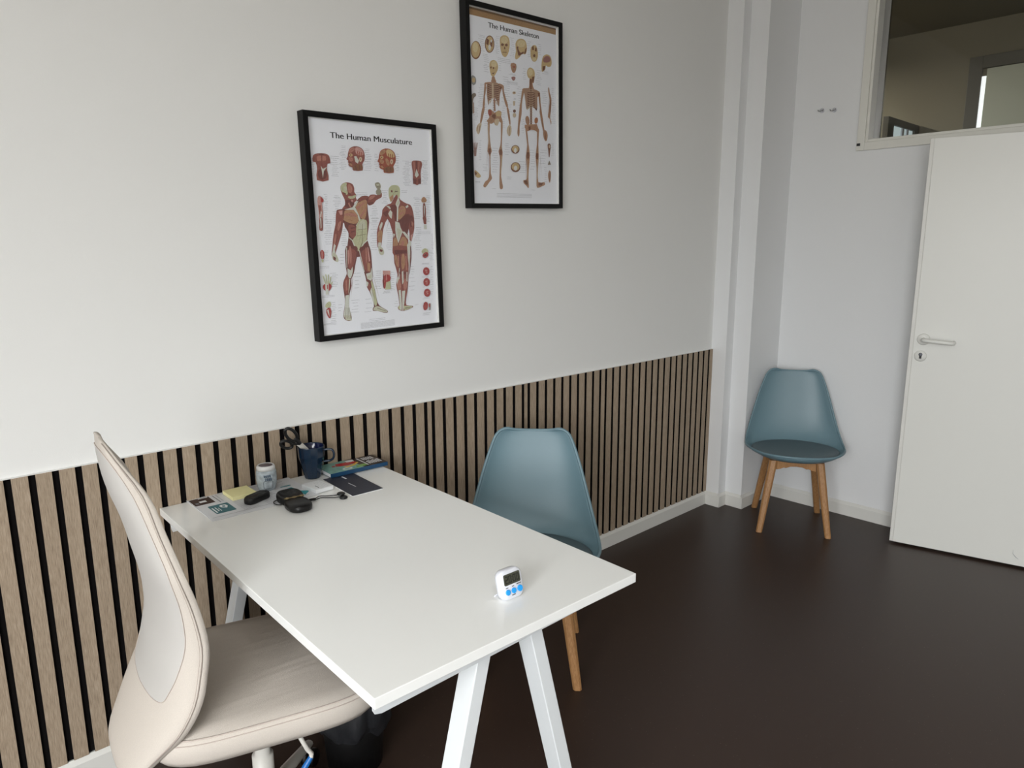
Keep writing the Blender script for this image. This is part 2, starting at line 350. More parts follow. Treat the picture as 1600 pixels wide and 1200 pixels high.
# ------------------------------------------------------------------ transom window above the door
tr = MB(); cy0, cz0 = -0.546, 2.0
def ring(m_, xa, xb, ya, yb, za, zb, wd, mi=0):   # rectangular ring, y from ya down to yb
    m_.box((xa, ya-wd, za), (xb, ya, zb), mi); m_.box((xa, yb, za), (xb, yb+wd, zb), mi)
    m_.box((xa, yb+wd, za), (xb, ya-wd, za+wd), mi); m_.box((xa, yb+wd, zb-wd), (xb, ya-wd, zb), mi)
ring(tr, X1-0.016, X1-0.0005, cy0, -2.12, cz0, 3.05, 0.040)
ring(tr, X1-0.010, X1+0.11, cy0-0.0405, -2.079, cz0+0.0405, 3.009, 0.014)
win = struct(tr.build('window_2', 'frame_lacquer', bevel=0.002))
g = MB(); ring(g, X1+0.060, X1+0.075, cy0-0.055, -2.064, cz0+0.055, 2.994, 0.008); g.box((X1+0.058, cy0-0.085, cz0+0.0632), (X1+0.0745, cy0-0.0632, 2.985)); g.build('glazing_bead', 'chrome', win)
MB().box((X1+0.066, -2.06, 2.06), (X1+0.070, cy0-0.06, 2.99)).build('pane', 'clear_glass', win)
MB().box((X1-0.021, -0.566, 2.024), (X1-0.0155, -0.549, 2.037)).build('catch', 'dark_rubber', win, bevel=0.001)

# door frame and ajar door leaf
df = MB()
for a, b in ((DY0, DY0-0.03), (DY1+0.03, DY1)): df.box((X1-0.005, b, 0), (X1+T+0.005, a, DZ))
df.box((X1-0.005, DY1, DZ-0.03), (X1+T+0.005, DY0, DZ))
struct(df.build('trim_1', 'frame_lacquer'))
door = bpy.data.objects.new('door_1', None); COL.objects.link(door); door.location = (0.228, -0.97, 0); struct(door)
door.rotation_euler = (0, 0, -PI/2+0.230)      # local +x along the leaf to the hinge, local +y into the wall side
DW = 0.95
MB().box((0.0165, 0, 0.012), (DW, 0.016, 1.998)).build('leaf', 'door_lacquer', door, bevel=0.0015)
MB().box((0, 0.0035, 0.012), (0.0163, 0.016, 1.998)).build('edge_lipping', 'skirting', door, bevel=0.001)
MB().box((0.0135, 0.0162, 0.012), (DW-0.0135, 0.042, 1.984)).build('rebate', 'door_lacquer', door, bevel=0.002)
# local y points to +x world (towards back wall)
MB().box((0.0115, 0.019, 1.072), (0.0136, 0.036, 1.112)).build('latch', 'dark_rubber', door)
ro = MB().lathe([(0.0, 0), (0.027, 0), (0.028, 0.004), (0.024, 0.008), (0.0, 0.008)], 32, mtx=Matrix.Translation((0.058, -0.0002, 1.064)) @ Matrix.Rotation(PI/2, 4, 'X'), cap=False)
ro.build('rosette', 'door_lacquer', door)
pts = [(0.058, -0.006, 1.064), (0.058, -0.035, 1.064), (0.060, -0.048, 1.064), (0.068, -0.056, 1.0635), (0.080, -0.058, 1.063), (0.165, -0.058, 1.058), (0.178, -0.055, 1.057), (0.184, -0.046, 1.0565), (0.185, -0.030, 1.0565), (0.185, -0.016, 1.0565)]
hd = MB().tube(pts, 0.0098, 14).build('door_handle', 'door_lacquer', door, subsurf=1)
ro2 = MB().lathe([(0.0, 0), (0.026, 0), (0.027, 0.003), (0.024, 0.006), (0.0, 0.006)], 32, mtx=Matrix.Translation((0.052, -0.0002, 0.982)) @ Matrix.Rotation(PI/2, 4, 'X'), cap=False)
kr = ro2.build('lock_rosette', 'door_lacquer', door)
kh = MB().prism([(0.052+0.0085*math.cos(a), 0.989+0.0085*math.sin(a)) for a in [math.radians(-50+i*280/12) for i in range(13)]]+[(0.047, 0.969), (0.057, 0.969)], -0.0075, -0.0062, 'y')
kh.build('keyhole', 'dark_rubber', kr)
MB().lathe([(0, 0), (0.0062, 0), (0.0062, 0.001), (0, 0.001)], 16, mtx=Matrix.Translation((0.0528, -0.0076, 0.989)) @ Matrix.Rotation(PI/2, 4, 'X'), cap=False).build('lock_barrel', 'ink_grey', kr)
MB().tube([(0.520, -0.0004, 0.088), (0.521, -0.0004, 0.068), (0.532, -0.0004, 0.055), (0.546, -0.0004, 0.045)], [0.0008, 0.002, 0.003, 0.0008], 6, flat=0.3).build('scuff_mark', 'ink_grey', door)
for z in (0.25, 1.75): MB().lathe([(0, 0), (0.008, 0), (0.008, 0.09), (0, 0.09)], 16, c=(DW+0.009, 0.008, z), cap=False).build('hinge', 'chrome', door)

# wall hooks
for i, (hy, hz, lb) in enumerate(((-0.344, 2.231, 'small white wall hook left of the transom window, the one nearer the corner'), (-0.410, 2.225, 'small white wall hook left of the transom window, the one nearer the window'))):
    h = thing('wall_hook', (X1, hy, hz), label=lb, cat='hook', group='small white hooks on the back wall')
    MB().lathe([(0, 0), (0.012, 0), (0.012, 0.004), (0, 0.005)], 20, mtx=Matrix.Rotation(-PI/2, 4, 'Y'), cap=False).build('base_plate', 'plastic_white', h)
    for s_ in (-1, 1):
        MB().tube([(-0.003, 0, 0), (-0.012, s_*0.006, -0.004), (-0.020, s_*0.012, -0.004), (-0.024, s_*0.015, 0.003)], 0.0028, 8).build('prong', 'chrome', h)

# ------------------------------------------------------------------ hallway beyond the transom
XF = 2.663; HZ = 3.087
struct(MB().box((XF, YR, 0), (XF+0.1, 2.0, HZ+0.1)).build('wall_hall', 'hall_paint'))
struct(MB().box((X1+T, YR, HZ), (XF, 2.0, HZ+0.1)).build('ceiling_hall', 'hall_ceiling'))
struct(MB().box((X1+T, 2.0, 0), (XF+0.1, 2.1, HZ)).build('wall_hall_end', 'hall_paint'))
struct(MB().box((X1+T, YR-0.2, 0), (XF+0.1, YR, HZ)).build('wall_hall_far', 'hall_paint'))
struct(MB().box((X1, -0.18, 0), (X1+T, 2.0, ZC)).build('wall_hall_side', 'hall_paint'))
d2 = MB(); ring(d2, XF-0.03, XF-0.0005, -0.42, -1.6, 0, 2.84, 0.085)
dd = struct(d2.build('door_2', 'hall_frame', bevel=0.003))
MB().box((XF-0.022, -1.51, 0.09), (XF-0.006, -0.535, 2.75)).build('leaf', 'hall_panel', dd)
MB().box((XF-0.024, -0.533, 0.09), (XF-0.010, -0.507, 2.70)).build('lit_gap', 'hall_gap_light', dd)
# glazed leaf standing open at right angles to the far hallway wall
d3 = MB(); d3.box((2.03, -0.12, 0), (2.14, -0.08, 2.41)); d3.box((2.57, -0.12, 0), (2.655, -0.08, 2.41)); d3.box((2.14, -0.12, 2.362), (2.57, -0.08, 2.41)); d3.box((2.14, -0.12, 0), (2.57, -0.08, 0.3))
d3o = struct(d3.build('door_3', 'hall_frame', bevel=0.003))
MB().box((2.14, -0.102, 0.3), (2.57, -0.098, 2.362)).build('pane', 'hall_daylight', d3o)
gb = MB(); gb.box((2.33, -0.112, 0.3), (2.37, -0.102, 2.362)); gb.box((2.43, -0.112, 0.3), (2.46, -0.102, 2.362)); gb.build('glazing_bar', 'plastic_white', d3o)
l = bpy.data.lights.new('hall_fill_light', 'AREA'); l.shape = 'RECTANGLE'; l.size = 1.2; l.size_y = 0.3; l.energy = 60.0; l.color = (1.0, 0.97, 0.9)  # unseen fill added to brighten the hallway, no fixture
o = bpy.data.objects.new('hall_fill_light', l); o.location = (1.6, 1.2, 2.9); COL.objects.link(o)

# ------------------------------------------------------------------ framed anatomy charts
MUSCLE=[("mmid",[1247,5017,1294,5077,1362,5122,1444,5145,1531,5149,1620,5136,1696,5103,1739,5042,1759,4972,1755,4907,1750,4848,1784,4800,1816,4756,1809,4709,1797,4663,1818,4621,1828,4580,1777,4540,1724,4495,1731,4430,1739,4371,1711,4344,1638,4328,1463,4300,1297,4283,1253,4294,1264,4323,1314,4368,1368,4427,1379,4509,1369,4592,1341,4653,1307,4713,1274,4793,1248,4875,1237,4949]),
("fascia",[1257,5016,1300,5073,1366,5116,1440,5137,1485,5128,1481,5087,1465,5018,1478,4932,1498,4847,1497,4783,1471,4750,1431,4752,1385,4776,1342,4805,1306,4834,1275,4863,1252,4901,1243,4955]),
("skin",[1353,5000,1474,5024,1488,4902,1389,4858]),
("mlite",[1538,5090,1586,5098,1639,5066,1677,5013,1688,4946,1672,4872,1635,4816,1588,4799,1548,4820,1525,4873,1516,4948,1517,5031]),
("mdark",[1506,4821,1624,4783,1609,4741,1513,4759]),
("mdark",[1328,4836,1432,4788,1425,4757,1324,4785]),
("fascia",[1514,4706,1578,4710,1661,4713,1734,4736,1784,4751,1804,4729,1787,4686,1734,4648,1660,4625,1584,4623,1525,4642,1498,4678]),
("mdark",[1398,4564,1465,4590,1559,4586,1648,4550,1711,4494,1734,4431,1717,4378,1665,4345,1577,4330,1464,4332,1378,4352,1361,4393,1375,4450,1378,4512]),
("mlite",[1531,4513,1591,4348,1554,4337,1479,4470]),
("pink",[1610,4597,1682,4588,1657,4515,1617,4535]),
("mdark",[1058,4259,1156,4280,1298,4293,1499,4309,1688,4349,1770,4460,1828,4580,1928,4664,2035,4720,2145,4740,2236,4735,2282,4720,2294,4673,2263,4574,2227,4441,2229,4273,2241,4103,2253,3978,2253,3848,2214,3652,2170,3465,2147,3365,2143,3272,2188,3112,2209,2948,2145,2823,1991,2741,1649,2699,1349,2762,1346,3066,1421,3389,1426,3502,1409,3557,1356,3643,1302,3724,1293,3800,1275,3849,1189,3830,1093,3808,1031,3843,995,3911,1002,4022,1025,4136,1028,4210]),
("chest",[1331,4224,1425,4265,1528,4276,1613,4276,1681,4256,1741,4204,1792,4129,1831,4043,1845,3955,1823,3874,1755,3820,1641,3809,1504,3833,1372,3877,1277,3929,1240,3980,1245,4047,1273,4140]),
("chest",[1765,4366,1791,4438,1851,4493,1932,4532,2025,4568,2119,4604,2188,4606,2216,4544,2213,4444,2197,4338,2175,4219,2150,4084,2104,3981,2026,3955,1940,3997,1874,4080,1823,4181,1781,4280]),
("mlite",[1339,4135,1476,4167,1629,4166,1732,4123,1780,4067,1787,4031,1744,4029,1648,4058,1523,4083,1399,4077,1310,4070,1283,4094]),
("mlite",[1786,4351,2122,4544,2119,4502,1829,4268]),
("mlite",[1888,4059,2157,4334,2152,4271,1959,4017]),
("mmid",[1871,4589,1936,4646,2035,4699,2139,4723,2221,4718,2260,4691,2243,4653,2174,4617,2077,4586,1982,4559,1907,4546,1864,4555]),
("mmid",[1459,3771,1571,3790,1688,3740,1732,3622,1714,3481,1663,3373,1596,3328,1526,3356,1471,3430,1445,3513,1432,3603,1422,3698]),
("mdark",[1516,3682,1689,3702,1691,3670,1525,3640]),
("mdark",[1519,3556,1693,3596,1699,3571,1528,3518]),
("tendon",[1320,4266,1640,4349,1801,4549,1888,4561,1742,4350,1866,4101,1928,3933,1763,3712,1729,3754,1852,3912,1817,4100,1682,4266]),
("fascia",[1739,3722,1810,3858,1905,3954,2031,3968,2140,3933,2169,3865,2166,3763,2159,3615,2144,3465,2132,3358,2105,3273,2044,3211,1970,3147,1900,3035,1830,2937,1764,2904,1704,2919,1657,2992,1618,3091,1574,3188,1559,3282,1626,3348,1705,3428,1721,3570]),
("skin",[1928,3905,2019,3938,2086,3894,2108,3797,2090,3693,2043,3627,1967,3603,1872,3616,1816,3681,1845,3798]),
("line",[1978,3806,1993,3806,1942,3169,1805,2937,1791,2949,1923,3191]),
("line",[1741,3417,2120,3476,2119,3463,1740,3402]),
("line",[1756,3617,2132,3646,2131,3636,1755,3604]),
("tendon",[1432,3379,1570,3271,1706,2940,1667,2920,1533,3262,1418,3347]),
("tendon",[2145,3294,1972,3169,1860,3000,1879,2989,1995,3136,2144,3247]),
("mmid",[1055,4218,1125,4256,1201,4271,1263,4262,1304,4221,1301,4135,1276,4014,1250,3854,1215,3683,1177,3549,1120,3394,1008,3135,903,2899,881,2807,870,2777,800,2752,740,2781,751,2909,788,3088,825,3294,868,3500,919,3662,963,3808,983,3963,998,4095,1019,4171]),
("pink",[1102,4219,1258,4241,1272,4118,1163,4096]),
("mdark",[1258,4241,1316,4221,1278,3973,1247,4097]),
("mlite",[1057,3818,1110,3879,1163,3898,1189,3870,1174,3792,1121,3679,1062,3589,1030,3577,1022,3633,1029,3725]),
("mdark",[1182,3862,1208,3886,1220,3832,1209,3727,1184,3614,1155,3537,1133,3514,1124,3548,1131,3637,1153,3761]),
("mlite",[912,3449,947,3505,969,3485,972,3413,953,3310,916,3203,877,3126,851,3112,849,3177,874,3315]),
("mdark",[981,3437,1002,3395,950,3189,923,3210]),
("tendon",[854,3170,919,3106,874,2983,881,2776,740,2781,788,2943]),
("skin",[786,2857,829,2877,882,2857,931,2787,966,2699,980,2630,971,2587,943,2570,894,2579,830,2613,775,2662,752,2716,752,2770,761,2819]),
("mdark",[792,2769,891,2711,870,2602,792,2660]),
("mmid",[2255,4652,2299,4722,2364,4770,2455,4786,2542,4785,2579,4769,2618,4765,2715,4827,2805,4876,2828,4824,2822,4749,2814,4714,2779,4684,2684,4643,2580,4595,2522,4534,2470,4476,2390,4439,2314,4421,2264,4426,2236,4462,2234,4552]),
("mdark",[2265,4505,2346,4531,2432,4540,2471,4522,2457,4488,2402,4457,2334,4438,2282,4438,2249,4454,2236,4477]),
("mlite",[2351,4711,2432,4744,2513,4757,2551,4747,2533,4715,2467,4665,2388,4622,2334,4605,2308,4620,2310,4662]),
("bone2",[2620,4944,2696,4978,2772,4966,2809,4911,2807,4843,2773,4795,2715,4773,2647,4775,2595,4809,2583,4876]),
("bone2",[2568,5148,2619,5182,2691,5195,2746,5183,2782,5139,2799,5066,2784,4996,2730,4962,2667,4964,2624,4994,2595,5042,2567,5098]),
("skin",[2617,5124,2746,5139,2755,5087,2639,5072]),
("line",[2638,5062,2767,5077,2766,5062,2642,5045]),
("mdark",[1300,3077,1496,3101,1691,3068,1736,3002,1729,2918,1727,2857,1706,2770,1651,2595,1592,2410,1559,2284,1525,2177,1464,2072,1411,1969,1407,1864,1407,1754,1363,1641,1313,1501,1276,1287,1256,1073,1280,939,1312,829,1333,691,1318,588,1207,579,1086,621,1031,691,1014,790,1041,909,1082,1044,1107,1182,1118,1343,1096,1564,1078,1774,1101,1894,1143,1983,1204,2076,1254,2169,1251,2264,1234,2383,1232,2567,1239,2763,1246,2944]),
("mmid",[1375,2989,1501,3005,1626,2944,1676,2864,1661,2753,1611,2601,1545,2453,1477,2360,1416,2322,1368,2332,1336,2394,1320,2507,1315,2669,1320,2856]),
("mlite",[1415,3037,1445,3099,1476,3042,1490,2890,1485,2702,1463,2546,1436,2477,1415,2524,1404,2671,1402,2870]),
("pink",[1351,2949,1387,2948,1369,2547,1338,2463]),
("tendon",[1292,3035,1326,3034,1285,2380,1264,2360]),
("tendon",[1293,2348,1410,2279,1492,2393,1495,2265,1460,2138,1402,2012,1328,2016,1277,2147]),
("mmid",[1149,1976,1201,2042,1256,2074,1299,2065,1321,1986,1318,1827,1295,1653,1257,1533,1213,1484,1172,1499,1137,1564,1112,1661,1103,1772,1115,1881]),
("mlite",[1188,1938,1240,1978,1238,1635,1174,1597]),
("skin",[1327,1995,1375,1992,1330,1716,1261,1462]),
("tendon",[1150,1448,1286,1460,1249,1074,1301,852,1308,611,1099,630,1026,789,1094,1043]),
("skin",[1038,788,1307,764,1318,588,1098,619]),
("line",[1131,1040,1143,1039,1098,674,1081,675]),
("line",[1175,1036,1187,1035,1164,668,1147,669]),
("line",[1219,1033,1231,1032,1230,662,1213,663]),
("line",[1263,1029,1275,1028,1296,656,1279,657]),
("mdark",[1779,2917,1823,3021,1914,3063,2064,3093,2204,3056,2246,2881,2253,2666,2257,2497,2255,2339,2259,2175,2259,2033,2243,1957,2236,1880,2270,1742,2317,1567,2350,1333,2390,1117,2454,1013,2537,949,2659,877,2767,817,2803,768,2789,736,2726,726,2628,738,2500,782,2370,828,2263,834,2188,843,2178,897,2196,954,2222,961,2238,995,2212,1142,2170,1311,2127,1436,2083,1538,2039,1604,2003,1674,1991,1801,1984,1938,1963,2048,1936,2158,1904,2272,1867,2420,1810,2677]),
("mmid",[1842,2794,1895,2904,1979,2963,2060,2968,2126,2902,2174,2761,2202,2594,2210,2455,2204,2346,2191,2258,2155,2200,2087,2181,2009,2218,1946,2320,1894,2469,1849,2639]),
("mlite",[2036,3017,2087,3016,2084,2628,2018,2414]),
("pink",[2114,3037,2150,3015,2194,2559,2141,2540]),
("chest",[2076,2520,2188,2473,2168,2190,2069,2239]),
("tendon",[1779,2917,1805,2937,1952,2200,1922,2202]),
("tendon",[1998,2133,2179,2168,2230,2340,2244,2187,2242,1968,2184,1883,2036,1957]),
("skin",[2015,2023,2200,2101,2191,1971,2061,1956]),
("mmid",[2078,1805,2116,1799,2142,1742,2147,1653,2132,1573,2104,1537,2070,1550,2039,1601,2026,1676,2043,1755]),
("tendon",[1981,1894,2077,1823,2030,1695,1993,1719]),
("fascia",[2173,1845,2192,1896,2232,1838,2274,1703,2314,1517,2349,1314,2367,1145,2358,1051,2330,1009,2298,996,2269,1052,2248,1214,2224,1443,2191,1677]),
("tendon",[2121,1535,2182,1664,2244,1261,2253,1016,2209,1131]),
("skin",[2233,948,2298,984,2378,995,2456,972,2546,924,2655,865,2747,811,2783,773,2767,751,2712,744,2616,758,2486,795,2357,831,2264,847,2213,863,2203,901]),
("line",[2352,941,2713,799,2711,781,2350,919]),
("mmid",[2803,4278,2883,4367,2984,4442,3085,4475,3171,4499,3199,4533,3230,4586,3340,4700,3456,4786,3510,4731,3567,4636,3691,4565,3817,4509,3894,4493,3953,4479,4009,4437,4056,4358,4095,4201,4120,4025,4124,3881,4118,3757,4114,3674,4093,3577,4029,3374,3958,3197,3908,3170,3876,3221,3881,3333,3891,3467,3874,3589,3848,3669,3813,3651,3788,3580,3805,3477,3829,3356,3830,3258,3815,3132,3808,2894,3732,2686,3456,2651,3187,2704,3126,2810,3137,2969,3158,3192,3180,3409,3172,3524,3141,3629,3076,3839,2992,3978,2891,3850,2798,3631,2751,3428,2719,3241,2689,3108,2652,3024,2583,2982,2523,3027,2513,3250,2530,3504,2561,3641,2612,3762,2699,3939,2778,4106,2790,4204]),
("fascia",[3112,4992,3154,5051,3210,5091,3274,5117,3345,5128,3428,5124,3503,5100,3551,5054,3576,4984,3570,4873,3549,4766,3534,4702,3503,4678,3428,4732,3349,4783,3303,4743,3262,4673,3209,4592,3161,4542,3134,4590,3117,4670,3100,4730,3091,4798,3094,4897]),
("line",[3358,4924,3479,4938,3476,4894,3355,4880]),
("mdark",[3201,4951,3279,4932,3249,4867,3197,4887]),
("chest",[3118,4692,3271,4803,3289,4674,3174,4542]),
("mmid",[3258,4610,3317,4701,3375,4769,3427,4795,3461,4774,3465,4714,3437,4636,3379,4564,3303,4506,3229,4469,3189,4472,3205,4525]),
("mdark",[3139,4423,3217,4453,3312,4456,3373,4431,3396,4329,3395,4129,3372,3939,3334,3869,3301,3905,3286,3995,3266,4102,3219,4198,3162,4283,3125,4362]),
("mdark",[3453,3918,3581,4026,3753,4128,3892,4153,3956,4094,3936,3968,3885,3796,3855,3612,3817,3485,3742,3464,3656,3516,3593,3589,3548,3673,3511,3762,3470,3831,3431,3866]),
("chest",[3493,4347,3615,4430,3731,4401,3778,4305,3757,4190,3689,4097,3594,4017,3498,3948,3433,3975,3428,4150]),
("mmid",[3111,3948,3187,3977,3271,3908,3303,3763,3300,3604,3289,3494,3268,3446,3231,3453,3189,3502,3157,3577,3127,3689,3099,3832]),
("mlite",[3509,4351,3700,4376,3697,4332,3505,4286]),
("mlite",[3483,4154,3692,4244,3703,4200,3479,4089]),
("tendon",[3356,4480,3494,4743,3547,4527,3470,4373,3426,3891,3366,3891,3408,4372]),
("skin",[3382,4470,3485,4613,3520,4526,3461,4438]),
("tendon",[3030,4151,3131,4282,3205,4196,3164,3978,3100,4021]),
("tendon",[2931,4430,3087,4411,3160,4325,3106,4303,3006,4388]),
("tendon",[3770,4399,3870,4466,3907,4401,3807,4344]),
("tendon",[3305,3891,3477,3847,3520,3670,3593,3537,3391,3141,3311,3363,3285,3584]),
("skin",[3358,3671,3568,3582,3397,3229]),
("tendon",[3566,3537,3675,3536,3857,3356,3822,3244,3719,3358]),
("tendon",[3184,3475,3276,3452,3201,3321]),
("chest",[3205,3284,3253,3334,3307,3320,3354,3239,3380,3117,3375,2990,3337,2893,3272,2852,3208,2873,3171,2949,3162,3061,3173,3183]),
("chest",[3427,3133,3482,3257,3557,3351,3638,3361,3708,3312,3752,3241,3768,3144,3755,3019,3701,2902,3605,2832,3506,2824,3442,2876,3412,2957,3405,3037]),
("mlite",[3453,3050,3573,3226,3653,3180,3526,2915]),
("mdark",[3376,3119,3403,3118,3382,2697,3338,2699]),
("mdark",[2829,4189,2886,4216,2960,4242,3010,4268,3031,4247,3023,4150,2986,4058,2926,4053,2863,4102,2824,4151]),
("tendon",[2635,3719,2736,3869,2787,3848,2752,3718,2651,3567]),
("chest",[2580,3527,2666,3597,2744,3577,2757,3465,2724,3320,2680,3207,2634,3155,2589,3174,2556,3261,2545,3397]),
("tendon",[2559,3179,2676,3176,2652,3024,2536,3027]),
("skin",[2549,3005,2590,3048,2650,3038,2705,2995,2747,2934,2772,2867,2771,2807,2738,2765,2684,2745,2626,2753,2576,2806,2546,2908]),
("mdark",[2596,2960,2723,2913,2693,2849,2603,2873]),
("mdark",[3936,4044,3983,4107,4037,4096,4077,4023,4083,3908,4047,3782,3991,3697,3944,3695,3916,3777,3912,3915]),
("mlite",[4002,3913,4080,3824,4045,3712,3992,3757]),
("pink",[3929,3400,4030,3466,3990,3264,3932,3220]),
("tendon",[3756,3066,3878,3243,3930,3197,3913,2681,3746,2686]),
("mmid",[3142,3035,3442,3066,3753,3021,3796,2898,3763,2728,3775,2543,3781,2343,3766,2140,3742,1935,3719,1729,3689,1525,3639,1321,3595,1141,3574,1016,3596,933,3721,902,3847,890,3893,864,3858,831,3679,775,3472,735,3342,755,3255,799,3219,847,3220,894,3256,908,3293,957,3285,1122,3261,1325,3225,1509,3203,1692,3245,1867,3280,2048,3230,2259,3171,2457,3169,2596,3175,2724,3121,2897]),
("mdark",[3200,2901,3717,2887,3738,2774,3217,2745]),
("mdark",[3394,2762,3448,2760,3419,2087,3368,2134]),
("chest",[3213,2704,3248,2753,3291,2704,3317,2555,3324,2394,3315,2311,3293,2310,3260,2365,3228,2465,3208,2593]),
("chest",[3511,2723,3566,2782,3615,2720,3635,2558,3618,2371,3569,2243,3515,2200,3480,2246,3469,2377,3478,2563]),
("mlite",[3322,2697,3390,2695,3364,2292,3325,2316]),
("mlite",[3650,2687,3705,2685,3714,2164,3646,2190]),
("tendon",[3363,2270,3390,2269,3348,1819,3310,1866]),
("tendon",[3463,2130,3535,2172,3523,1764,3462,1676]),
("tendon",[3670,2120,3711,2118,3689,1755,3650,1802]),
("mdark",[3354,2135,3436,2131,3417,2042,3362,2044]),
("mdark",[3559,2126,3642,2122,3623,2032,3559,2035]),
("mlite",[3247,1804,3287,1885,3336,1884,3377,1804,3401,1684,3400,1570,3370,1493,3312,1476,3258,1535,3235,1665]),
("mlite",[3536,1830,3585,1893,3636,1867,3668,1762,3668,1631,3630,1530,3577,1479,3533,1486,3508,1561,3509,1697]),
("tendon",[3228,1871,3305,2002,3310,1866,3244,1689]),
("tendon",[3285,1482,3382,1499,3392,995,3377,766,3269,810,3309,1001]),
("tendon",[3434,1450,3574,1464,3523,1100,3445,738,3405,764]),
("fascia",[3235,916,3319,932,3310,795,3244,835]),
("fascia",[3456,921,3847,879,3830,833,3501,744]),
("line",[3535,846,3760,851,3759,832,3533,811]),
("tendon",[3753,3021,3864,3019,3871,2680,3791,2274,3756,2616]),
("mdark",[3878,2989,3894,3043,3916,2989,3927,2832,3909,2590,3857,2303,3800,2075,3773,1999,3783,2091,3826,2317,3867,2595,3877,2833]),
("mmid",[322,5930,392,5978,491,6004,621,6017,748,6013,834,5995,891,5948,920,5834,918,5724,870,5712,816,5703,790,5624,781,5508,820,5335,811,5186,602,5139,397,5176,392,5337,433,5523,423,5647,396,5728,343,5735,299,5739,294,5831]),
("mlite",[447,5906,596,5946,601,5787,453,5763]),
("mlite",[651,5950,778,5925,768,5797,638,5789]),
("mdark",[455,5441,506,5505,587,5525,685,5513,756,5454,764,5344,701,5237,589,5193,484,5229,441,5330]),
("tendon",[569,5626,635,5533,789,5605,667,5470,611,5243,593,5467]),
("mdark",[491,6004,748,6013,670,5951,560,5951]),
("mmid",[1674,6240,1746,6281,1836,6310,1935,6317,2032,6303,2113,6265,2176,6207,2209,6130,2220,6043,2214,5957,2192,5875,2145,5816,2103,5753,2121,5647,2104,5553,1926,5527,1746,5536,1719,5578,1725,5625,1679,5641,1630,5653,1596,5680,1576,5710,1582,5736,1591,5760,1577,5775,1563,5791,1575,5815,1582,5841,1547,5862,1516,5887,1537,5927,1569,5972,1577,6012,1583,6054,1600,6105,1621,6155,1640,6199]),
("mlite",[1693,6230,1758,6263,1823,6276,1855,6251,1848,6204,1805,6156,1743,6118,1683,6095,1642,6096,1630,6124,1638,6163,1655,6197]),
("pink",[1887,6274,1948,6292,2026,6279,2095,6245,2147,6193,2178,6127,2174,6068,2126,6037,2052,6030,1978,6038,1920,6063,1887,6103,1871,6159,1866,6223]),
("redb",[1934,6158,1966,6160,1980,6022,1948,6021]),
("redb",[2013,6150,2045,6152,2047,6026,2015,6025]),
("redb",[2092,6142,2124,6144,2115,6030,2083,6029]),
("skull",[1634,6039,1654,6061,1685,6073,1717,6070,1743,6056,1756,6034,1753,6010,1732,5989,1701,5976,1669,5975,1643,5987,1630,6011]),
("mdark",[1659,6033,1706,6046,1712,6013,1668,6001]),
("mlite",[1609,5936,1645,5959,1697,5955,1741,5934,1764,5899,1756,5857,1724,5824,1677,5814,1633,5835,1606,5886]),
("mdark",[1585,5782,1688,5801,1686,5785,1591,5763]),
("chest",[1606,5744,1685,5761,1743,5705,1678,5669]),
("blite",[2011,5959,2039,5981,2071,5983,2097,5966,2110,5934,2104,5893,2084,5853,2057,5826,2029,5821,2008,5841,1996,5879,1997,5922]),
("mdark",[2040,5933,2068,5935,2056,5881,2036,5880]),
("tendon",[1811,5986,1891,6004,1984,5864,1936,5761,1846,5816]),
("brown",[1755,5672,1824,5721,1919,5748,2012,5753,2083,5721,2111,5649,2063,5578,1930,5545,1794,5559,1736,5610]),
("mdark",[1828,5683,1860,5698,1874,5559,1842,5557]),
("mdark",[1973,5717,1997,5725,2009,5565,1981,5564]),
("redb",[2871,6245,2947,6287,3043,6317,3149,6324,3253,6310,3341,6271,3408,6211,3444,6131,3457,6041,3452,5952,3429,5867,3380,5806,3335,5741,3355,5631,3338,5534,3147,5507,2955,5517,2926,5560,2932,5608,2883,5625,2829,5638,2793,5666,2771,5696,2777,5724,2787,5748,2771,5764,2756,5781,2769,5806,2776,5833,2738,5854,2705,5880,2728,5921,2761,5967,2769,6009,2775,6053,2792,6105,2815,6157,2835,6203]),
("chest",[2891,6234,2960,6269,3029,6282,3064,6256,3057,6208,3012,6158,2946,6118,2882,6095,2838,6096,2825,6124,2833,6165,2851,6200]),
("skull",[3099,6280,3163,6298,3247,6285,3321,6250,3377,6196,3412,6128,3407,6067,3356,6035,3277,6027,3198,6036,3135,6061,3099,6103,3082,6161,3076,6228]),
("red2",[3150,6160,3184,6162,3200,6020,3166,6018]),
("red2",[3234,6152,3268,6154,3272,6024,3238,6022]),
("red2",[3318,6143,3353,6145,3345,6028,3311,6026]),
("skull",[2830,6037,2852,6060,2885,6072,2919,6069,2946,6054,2960,6032,2957,6007,2935,5985,2902,5972,2868,5970,2840,5983,2826,6008]),
("mdark",[2856,6030,2907,6044,2913,6010,2867,5997]),
("chest",[2805,5931,2843,5954,2898,5950,2946,5928,2970,5892,2963,5848,2928,5814,2878,5804,2831,5826,2802,5878]),
("mdark",[2780,5772,2890,5791,2889,5774,2787,5752]),
("chest",[2803,5732,2887,5750,2950,5691,2881,5654]),
("blite",[3234,5954,3263,5976,3298,5979,3326,5962,3341,5928,3335,5886,3314,5844,3285,5817,3255,5811,3232,5832,3219,5871,3219,5916]),
("mdark",[3266,5927,3296,5929,3284,5873,3262,5872]),
("chest",[3031,5968,3058,6001,3107,5987,3160,5932,3192,5859,3187,5796,3153,5762,3107,5769,3063,5818,3034,5896]),
("brown",[2963,5658,3037,5708,3138,5736,3238,5741,3314,5707,3345,5634,3294,5559,3152,5526,3006,5541,2943,5593]),
("mdark",[3041,5668,3076,5684,3092,5540,3058,5539]),
("mdark",[3196,5703,3222,5712,3236,5547,3207,5545]),
